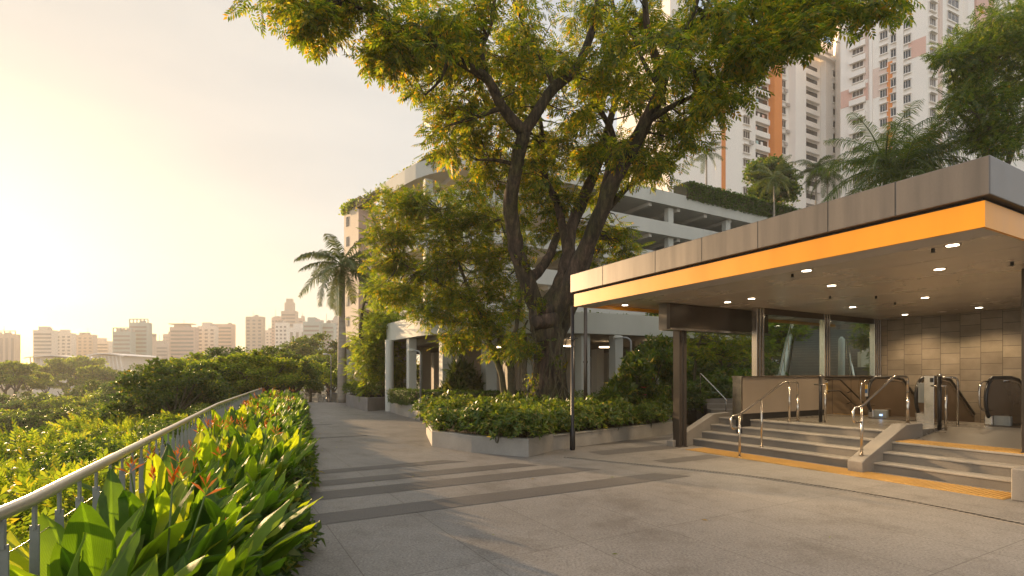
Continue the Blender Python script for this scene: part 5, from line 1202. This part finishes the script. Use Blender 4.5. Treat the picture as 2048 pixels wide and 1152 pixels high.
def plant_trees(protos, spots, lab_fn=None):
    bl = [p['label'] for p in protos]
    for i, (x, y, z, s) in enumerate(spots):
        k = i % len(protos); o = protos[k] if i < len(protos) else copy_tree(protos[k]); o.location = (x, y, z); o.rotation_euler = (0, 0, random.uniform(0, 6.28)); o.scale = (s, s, s*random.uniform(.92, 1.08)); o['label'] = bl[k].split(' in the ')[0].split(' beyond ')[0].split(' closing ')[0].split(' rising ')[0]+' '+zone(x, y)
# park trees over the slope: (px, top py, dist, radius scale)
pk = [tree_proto('park_tree', 8, 5.2, .75, 60, 34, .62, TC, L_park, 'feathery spreading tree in the park below the railing', 'trees in the park below the railing', 100, .2),
      tree_proto('park_tree', 8, 4.6, .9, 56, 34, .55, TC, L_hedge, 'yellow-green leafy tree in the park below the railing', 'yellow-green trees in the park below the railing', 101, .2),
      tree_proto('park_tree', 8, 5.0, .8, 60, 34, .55, TC, L_dk, 'dark green tree in the park below the railing', 'dark green trees in the park below the railing', 102, .2)]
sp = []
def tr_spot(px, pt, d, s=None):
    pt = pt-14 if 300 < px < 650 and pt < 745 else pt
    p = P(px, pt, d); z0 = hter(p.x, p.y); H = p.z-z0; sp.append((p.x, p.y, z0-.2, max(.5, H/8.0) if s is None else s))
for a in ((420, 690, 42), (470, 684, 46), (530, 688, 44), (585, 700, 48), (620, 712, 56), (500, 700, 36), (400, 720, 38), (360, 740, 40), (560, 720, 38), (450, 730, 32), (390, 750, 30), (330, 765, 34), (520, 745, 32), (590, 750, 44), (640, 672, 90), (660, 690, 80), (625, 690, 100), (665, 705, 95),
          (290, 770, 45), (240, 775, 55), (180, 790, 50), (120, 800, 55), (60, 810, 50), (0, 815, 48), (-40, 800, 55), (310, 790, 28), (260, 800, 30), (200, 815, 30), (130, 830, 30), (60, 845, 28), (10, 840, 32), (-30, 860, 24), (350, 780, 26),
          (260, 745, 90), (310, 738, 85), (215, 752, 95), (120, 770, 85), (60, 775, 80), (20, 780, 90), (170, 765, 80), (345, 735, 110), (280, 725, 150), (240, 722, 160), (300, 722, 170)): tr_spot(*a)
plant_trees(pk, sp)
sp = []
hz = [tree_proto('distant_tree', 10, 6.5, .7, 60, 30, .95, TC, L_park, 'hazy round-topped tree in the distance at the left', 'hazy trees in the distance', 110, .28, .12)]
for a in ((130, 714, 170, 1.3), (165, 706, 180, 1.35), (30, 712, 130, 1.0), (10, 718, 140, 1.0), (60, 735, 150, .8), (190, 728, 150, .9), (330, 722, 190, 1.0), (370, 715, 200, 1.0), (400, 712, 210, 1.1), (90, 742, 160, .8), (-30, 715, 160, 1.2), (230, 735, 170, .8)): 
    p = P(a[0], a[1], a[2]); sp.append((p.x, p.y, p.z-10*a[3], a[3]))
plant_trees(hz, sp)
# far side of the path and behind the podium
sp = []
bgt = [tree_proto('backdrop_tree', 9, 4.5, .85, 60, 30, .6, TC, L_dk, 'dark evergreen tree closing the far end of the path', 'trees at the far end of the path', 115, .2)]
for px, pt, d in ((640, 700, 92), (700, 690, 98), (745, 690, 60), (790, 690, 62), (655, 735, 110), (612, 742, 84)): p = P(px, pt, d); sp.append((p.x, p.y, -2.6, (p.z+2.6)/9))
plant_trees(bgt, sp)
sp = []
bgt = [tree_proto('undercroft_tree', 6, 3.4, .85, 50, 26, .5, TC, L_sm, 'sunny green tree beyond the undercroft of the podium', 'trees beyond the podium undercroft', 116, .16)]
for px, d in ((850, 48), (900, 52), (940, 50), (1010, 52), (1080, 50), (1150, 52), (1210, 55), (1290, 52), (1360, 48)): p = P(px, 752, d); sp.append((p.x, p.y, -.3, random.uniform(.5, .7)))
plant_trees(bgt, sp)
sp = []
bgt = [tree_proto('slope_tree', 8, 4.2, .85, 60, 30, .55, TC, L_dk, 'dark tree rising behind the station and its stair', 'trees behind the station', 117, .2)]
for x, y, z, s in ((12, 33, 2, .8), (17, 36, 2, .9), (22, 33, 3, .9), (27, 30, 3, 1.0), (31, 27, 3, 1.1), (35, 22, 2, 1.1), (9.5, 28, .5, .55), (20, 21, 1, .6)): sp.append((x, y, z, s))
plant_trees(bgt, sp)

# shrubs on the slope just outside the railing
gs = 'bushes on the slope outside the railing'
pr = [shrub_proto('slope_bush', (480, 300, 620, 460)[k], .95, 1.5, TR if k != 1 else TP, (.15, .32, .12, .16)[k], (L_hedge, L_park, L_hedge, L_dk)[k], ('glossy broad-leaved bush on the slope outside the railing', 'feathery bush on the slope outside the railing', 'small-leaved yellow-green bush on the slope outside the railing', 'dark green bush on the slope outside the railing')[k], 'shrub', gs, 130+k) for k in range(4)]
pts = []; t = 0
while len(pts) < 170 and t < 9000:
    t += 1; y = random.uniform(.5, 30)**1.0; s = random.uniform(.6, 14); x = railx(y)-s
    if abs(x)/max(y, .1) > 1.35: continue
    dm = .75+.03*y
    if all((x-a)**2+(y-b)**2 > dm**2 for a, b, _, _ in pts):
        tz = hter(x, y); top = .15-.08*s; q = max(.7, min(2.2, (top-tz)/1.5)); pts.append((x, y, tz-.1, q))
scatter(pr, pts, (.85, 1.12), .12, bush=True)

# ------------------------------------------------------------------ railing
def rail_at(y): return Vector((railx(y), y, hpath(railx(y)-.01, y)))
def railing(name, ya, yb, stp, lab, bars=True):
    o = empty(name, rail_at(ya), lab, 'railing'); ysr = np.arange(ya, yb, .5); top = [rail_at(y)+Vector((0, 0, 1.05)) for y in ysr]
    MB().tube(top, .031, 12, True).build('handrail', m_rail, o, True)
    for h in (.25, .45, .65, .85): MB().tube([rail_at(y)+Vector((-.02, 0, h)) for y in ysr], 0.003 if bars else .01, 5).build('wire', m_steel, o, True)
    y = ya+.07; pm = MB(); cnt = 0
    while y < yb:
        c = rail_at(y); t = (rail_at(y+.1)-c).normalized(); sd = Vector((-t.y, t.x, 0)).normalized(); mb = MB() if cnt < 96 else pm
        mb.ob(c+Vector((0, 0, .42)), t*.007, sd*.019, (0, 0, .5)); mb.bar(c+Vector((0, 0, .9)), c+Vector((0, 0, 1.03))+sd*.0, .014, .03, up=tuple(t))
        if mb is not pm: mb.build('post', m_post, o, bevel=.002)
        cnt += 1; y += stp
    if pm.v: tag(pm.build('post', m_post, o), kind='stuff')
    return o
railing('path_railing', 1.0, 26, .30, 'champagne metal railing with flat grey posts beside the heliconias')
railing('far_railing', 42, 82, .45, 'far grey railing curving along the end of the path', False)
kb = empty('bed_kerb', (railx(3), 3, 0), 'thin concrete kerb under the railing', 'kerb'); mb = MB(); ribbon(mb, [(railx(y), y) for y in np.arange(-1, 30, .8)], -.09, .09, -.3, .03); mb.build('kerb', m_stone, kb)

# ------------------------------------------------------------------ heliconia bed between railing and path
def blade(L, Wd, a0, bend, fold, az, base, g, V, Fc, UV):
    ns, nc = 12, 5; p = Vector(base); th = a0; sd0 = Vector((-math.sin(az), math.cos(az), 0)); tw_ = g.uniform(-.5, .5); ph = g.uniform(0, 6)
    b = len(V); e_ = g.uniform(.72, .95)
    for i in range(ns+1):
        s = i/ns; d = Vector((math.cos(az)*math.sin(th), math.sin(az)*math.sin(th), math.cos(th))); n = d.cross(sd0); n.normalize()
        q = tw_*s; sd = sd0*math.cos(q)+n*math.sin(q); nn = n*math.cos(q)-sd0*math.sin(q)
        wv = Wd*(math.sin(math.pi*min(1, s**e_*1.0))**.72 if 0 < s < 1 else .02)*(1-.18*s)
        for j in range(nc):
            t = (j-2)/2; o_ = sd*t*wv*math.cos(fold)+nn*(abs(t)*wv*math.sin(fold)*-1+.012*math.sin(s*17+ph+t*2)*abs(t)*L*1.2)
            V.append(tuple(p+o_)); UV.append((j/4, s*L))
        p = p+d*(L/ns); th += bend/ns*(.5+s)
    for i in range(ns):
        for j in range(nc-1): k = b+i*nc+j; Fc.append([k, k+1, k+1+nc, k+nc])
def heliconia(seed, nl, hmax, flower, lab):
    g = random.Random(seed); o = empty('heliconia_plant', (0, 0, 0), lab, 'plant', 'heliconias planted along the railing'); V = []; Fc = []; UV = []; st_ = MB()
    for k in range(nl):
        az = g.gauss(-.2, 1.35); a0 = g.uniform(.08, .85); ph = g.uniform(.15, .5)*hmax; L = g.uniform(.38, .58)*hmax; r = g.uniform(0, .09)
        b0 = Vector((r*math.cos(az), r*math.sin(az), 0)); b1 = b0+Vector((math.cos(az)*math.sin(a0*.6), math.sin(az)*math.sin(a0*.6), math.cos(a0*.6)))*ph
        st_.tube([b0-Vector((0, 0, .05)), b1], [.010, .006], 5, False); blade(L, g.uniform(.085, .13)*hmax, a0, g.uniform(.1, 1.1), g.uniform(.15, .6), az, b1, g, V, Fc, UV)
    link_mesh('leaves', V, np.array(Fc), L_heli, o, True, uv=UV)
    if flower:
        for q in range(2):
            F_ = MB(); az = g.uniform(-3, 3); top = Vector((.12*math.cos(az), .12*math.sin(az), hmax*g.uniform(.72, .9))); st_.tube([(0, 0, .2), top], [.006, .005], 5, False)
            for k in range(5):
                a = az+(k % 2)*2.6+k*.25; e = R(25+11*k); d = Vector((math.cos(a)*math.cos(e), math.sin(a)*math.cos(e), math.sin(e))); s_ = d.cross(Vector((0, 0, 1))).normalized(); b = top+Vector((0, 0, .016*k)); l = .11-.010*k
                F_.add([b, b+d*l*.45+s_*.009, b+d*l*.45-s_*.009, b+d*l*.45+Vector((0, 0, .015)), b+d*l], [[0, 1, 3], [0, 3, 2], [1, 4, 3], [3, 4, 2], [0, 2, 4, 1]])
            F_.build('flower', m_flower, o)
    st_.build('stalks', m_stem, o); return o
pr = [heliconia(200+k, 11+k % 3, 1.0, k in (3, 6), ('tall heliconia with orange flower spikes beside the railing' if k in (3, 6) else 'broad-leaved flowerless heliconia beside the railing')) for k in range(8)]
for k in (3, 6): pr[k]['group'] = 'flowering heliconias planted along the railing'
def path_edge(y):     # right edge of the planting strip
    return float(np.interp(y, [0, 4.33, 9.7, 17.7, 29.9], [-.9, -1.91, -3.9, -7.06, -12.0]))
pts = []; t = 0
while len(pts) < 250 and t < 30000:
    t += 1; y = 1.25+27*random.random()**1.25; f = random.uniform(.07, .86); x0 = railx(y); x = x0+(path_edge(y)-x0)*f
    if abs(x) > y*1.3: continue
    if all((x-a)**2+(y-b)**2 > .235**2 for a, b, _, _ in pts): pts.append((x, y, .0, 1.0-.28*max(0, f-.35)))
def bedlab(x, y):
    f = (x-railx(y))/(path_edge(y)-railx(y))
    return ('against the railing' if f < .3 else 'in mid-bed' if f < .58 else 'path side')+', '+('at the very front' if y < 3.2 else 'further in' if y < 5 else 'by the nearest dark bands' if y < 7.5 else 'by the farther dark bands' if y < 10 else 'level with the granite planter' if y < 14 else 'level with the clipped hedge' if y < 20 else 'at the far tip of the bed')
scatter(pr, pts, (.85, 1.18), .13, turn=.7, lab=bedlab)
for o in pr[0:0]: pass
pr = [shrub_proto('edging_plant', 46, .22, .32, TR, .15 if k else .19, L_shrub if k != 2 else L_dk, 'low dark leafy edging plant at the foot of the heliconias', 'plant', 'edging plants between heliconias and path', 160+k, 4) for k in range(3)]
pts = []; t = 0
while len(pts) < 190 and t < 30000:
    t += 1; y = 1.8+27*random.random()**1.25; x0 = railx(y); x = x0+(path_edge(y)-x0)*random.uniform(.84, 1.0)
    if abs(x) > y*1.1: continue
    if all((x-a)**2+(y-b)**2 > .19**2 for a, b, _, _ in pts): pts.append((x, y, 0, 1.0))
scatter(pr, pts, (.8, 1.3), .2, lab=lambda x, y: bedlab(x, y).replace('path side', 'beside the path'))
ysb = np.arange(0.5, 30, 1.0)
Vb = []
for y in ysb: Vb += [(railx(y)+.02, y, .012), (path_edge(y)-.12, y, .012)]
tag(link_mesh('bed_soil', Vb, [[2*i, 2*i+1, 2*i+3, 2*i+2] for i in range(len(ysb)-1)], m_soil), kind='structure')

# ------------------------------------------------------------------ lamps, person and bicycle
m_lamp = M('lamp_grey', (.30, .31, .31), .4, metal=.4)
def lamp(px, pyb, d, H, arm, lab, r=.035, zb=0.0):
    c = P(px, HOR, d); o = empty('street_lamp', (c.x, c.y, zb), lab, 'street lamp'); h0_ = zb+H
    MB().tube([(c.x, c.y, zb), (c.x, c.y, zb+.75), (c.x, c.y, zb+.8)], [r*1.9, r*1.8, r], 12).build('base', m_lamp, o, True)
    pts = [(c.x, c.y, zb+.8), (c.x, c.y, h0_-.45*arm)]+[(c.x-arm*.5*(1-math.cos(t)), c.y, h0_-.45*arm+.45*arm*math.sin(t)) for t in (.4, .8, 1.2, 1.57)]+[(c.x-arm*.75, c.y, h0_+.01)]
    MB().tube(pts, r, 10).build('pole', m_lamp, o, True)
    MB().tube([(c.x-arm*.7, c.y, h0_+.01), (c.x-arm*.85, c.y, h0_+.015), (c.x-arm*1.3, c.y, h0_+.02), (c.x-arm*1.5, c.y, h0_)], [.03, .065, .075, .03], 10).build('head', m_conc, o, True)
    return o
lamp(841, 838, 20.1, 2.62, .32, 'short curved street lamp in front of the clipped hedge')
lamp(1262, 800, 18.5, 3.0, .42, 'curved street lamp behind the granite planter, beside the podium')
lamp(662, 806, 34, 4.75-1.65, .35, 'slender street lamp at the far bend of the path, left of the tall palm', .03, -.05)
def skin_person(loc, h, face, lab):
    o = empty('person', loc, lab, 'person'); b = Vector(loc); s = h/1.75
    J = [(0, 0, .95), (0, 0, 1.15), (0, .02, 1.40), (0, .02, 1.52), (0, .04, 1.62), (0, .04, 1.74), (.10, 0, .90), (.11, .12, .5), (.11, .02, .08), (.11, .16, .03), (-.10, 0, .90), (-.11, -.10, .5), (-.11, -.22, .1), (-.11, -.08, .03),
         (.19, .02, 1.42), (.25, .0, 1.14), (.24, .2, .96), (.24, .28, .93), (-.19, .02, 1.42), (-.25, .02, 1.14), (-.22, .22, 1.0), (-.22, .3, .97)]
    E = [(0, 1), (1, 2), (2, 3), (3, 4), (4, 5), (0, 6), (6, 7), (7, 8), (8, 9), (0, 10), (10, 11), (11, 12), (12, 13), (2, 14), (14, 15), (15, 16), (16, 17), (2, 18), (18, 19), (19, 20), (20, 21)]
    rad = [.15, .14, .15, .055, .085, .09, .09, .065, .045, .04, .09, .065, .045, .04, .06, .045, .035, .03, .06, .045, .035, .03]
    def fig(idx, name, mt, par, k=1.0):
        mp = {j: i for i, j in enumerate(idx)}; me = bpy.data.meshes.new(name); c, s_ = math.cos(face), math.sin(face)
        me.from_pydata([((J[j][0]*c-J[j][1]*s_)*s, (J[j][0]*s_+J[j][1]*c)*s, J[j][2]*s) for j in idx], [(mp[a], mp[b_]) for a, b_ in E if a in mp and b_ in mp], []); ob = bpy.data.objects.new(name, me); COL.objects.link(ob); ob.parent = par; me.materials.append(mt)
        md = ob.modifiers.new('skin', 'SKIN'); me.skin_vertices[0].data[0].use_root = True
        for i, j in enumerate(idx): me.skin_vertices[0].data[i].radius = (rad[j]*s*k, rad[j]*s*k*.8)
        ob.modifiers.new('sub', 'SUBSURF').levels = 1; ob.modifiers['sub'].render_levels = 2; return ob
    fig(list(range(22)), 'body', m_skin, o); fig([0, 1, 2, 14, 15, 18, 19], 'shirt', m_cloth, o, 1.12); fig([0, 6, 7, 10, 11], 'shorts', m_cloth, o, 1.12)
    MB().tube([b+Vector((0, 0, 1.62*s)), b+Vector((0, 0, 1.78*s))], [.1*s, .06*s], 10).build('hair', m_black, o, True); return o
def bicycle(loc, az, lab):
    o = empty('bicycle', loc, lab, 'bicycle'); b = Vector(loc); dx = Vector((math.cos(az), math.sin(az), 0)); sd = Vector((-dx.y, dx.x, 0)); z = Vector((0, 0, 1))
    for s in (-.52, .52):
        c = b+dx*s+z*.34; wpts = [c+dx*.32*math.cos(t)+z*.32*math.sin(t) for t in np.linspace(0, 2*math.pi, 25)]; w_ = MB().tube(wpts, .022, 6).build('wheel', m_rubber, o, True)
        mb = MB()
        for k in range(8): t = k*math.pi/4; mb.bar(c, c+dx*.3*math.cos(t)+z*.3*math.sin(t), .006, .006)
        mb.build('spokes', m_steel, w_)
    bb_, se, hd_ = b-dx*.05+z*.32, b-dx*.2+z*.85, b+dx*.38+z*.85
    mb = MB(); mb.tube([bb_, se], .018, 6); mb.tube([se, hd_], .018, 6); mb.tube([bb_, hd_-z*.1], .02, 6); mb.tube([hd_+z*.12, b+dx*.52+z*.34], .016, 6); mb.tube([bb_, b-dx*.52+z*.34], .012, 6); mb.tube([se-z*.05, b-dx*.52+z*.34], .012, 6); mb.build('frame', m_post, o, True)
    MB().ob(se+z*.06-dx*.02, dx*.12, sd*.06, z*.03).build('saddle', m_rubber, o, bevel=.02); MB().tube([hd_+z*.14-sd*.28, hd_+z*.17, hd_+z*.14+sd*.28], .013, 6).build('handlebar', m_black, o, True); return o
pp_ = P(656, HOR, 58); zz = -.05*25-.02; skin_person((pp_.x, pp_.y, zz), 1.68, R(20), 'person in dark clothes standing beside a bicycle at the far end of the path')
pp_ = P(650, HOR, 57.5); bicycle((pp_.x, pp_.y, zz), R(55), 'dark bicycle held by the person at the far end of the path')
c = P(668, HOR, 52); o = empty('path_bin', (c.x, c.y, -.97), 'dark green bin at the far end of the path beside the palm', 'bin'); MB().tube([(c.x, c.y, -1.0), (c.x, c.y, -.1)], [.28, .32], 14).build('body', m_post, o); MB().tube([(c.x, c.y, -.1), (c.x, c.y, .0)], [.35, .25], 14).build('lid', m_black, o)

# fallen leaves on the paving
g = np.random.default_rng(5); n = 45; V = []; Fc = []
for k in range(n):
    y = g.uniform(4.5, 22); x = g.uniform(path_edge(y), path_edge(y)+5+y*.1) if k % 3 else path_edge(y)+abs(g.normal())*.5
    if inpoly(x, y, soil): continue
    a = g.uniform(0, 6.28); s = g.uniform(.02, .045); c, q = math.cos(a)*s, math.sin(a)*s; b = len(V); z = .006+.0
    V += [(x-c, y-q, z+.001), (x-q*.4, y+c*.4, z+.008), (x+c, y+q, z+.001), (x+q*.4, y-c*.4, z+.004)]; Fc.append([b, b+3, b+2, b+1])
tag(link_mesh('fallen_leaves', V, np.array(Fc), L_sm), 'small dry leaves scattered over the path', 'leaves', kind='stuff')

# ------------------------------------------------------------------ haze
m, nt, b_ = base_mat('haze_air'); nt.nodes.remove(b_); pv = nt.nodes.new('ShaderNodeVolumePrincipled')
pv.inputs['Color'].default_value = (1.0, .91, .78, 1); pv.inputs['Density'].default_value = .00072; pv.inputs['Anisotropy'].default_value = .12
nt.links.new(pv.outputs[0], nt.nodes['Material Output'].inputs['Volume'])
tag(MB().box(-1150, 900, -70, 700, -13.5, 92).build('haze', m), 'warm evening haze over the whole place', kind='stuff')
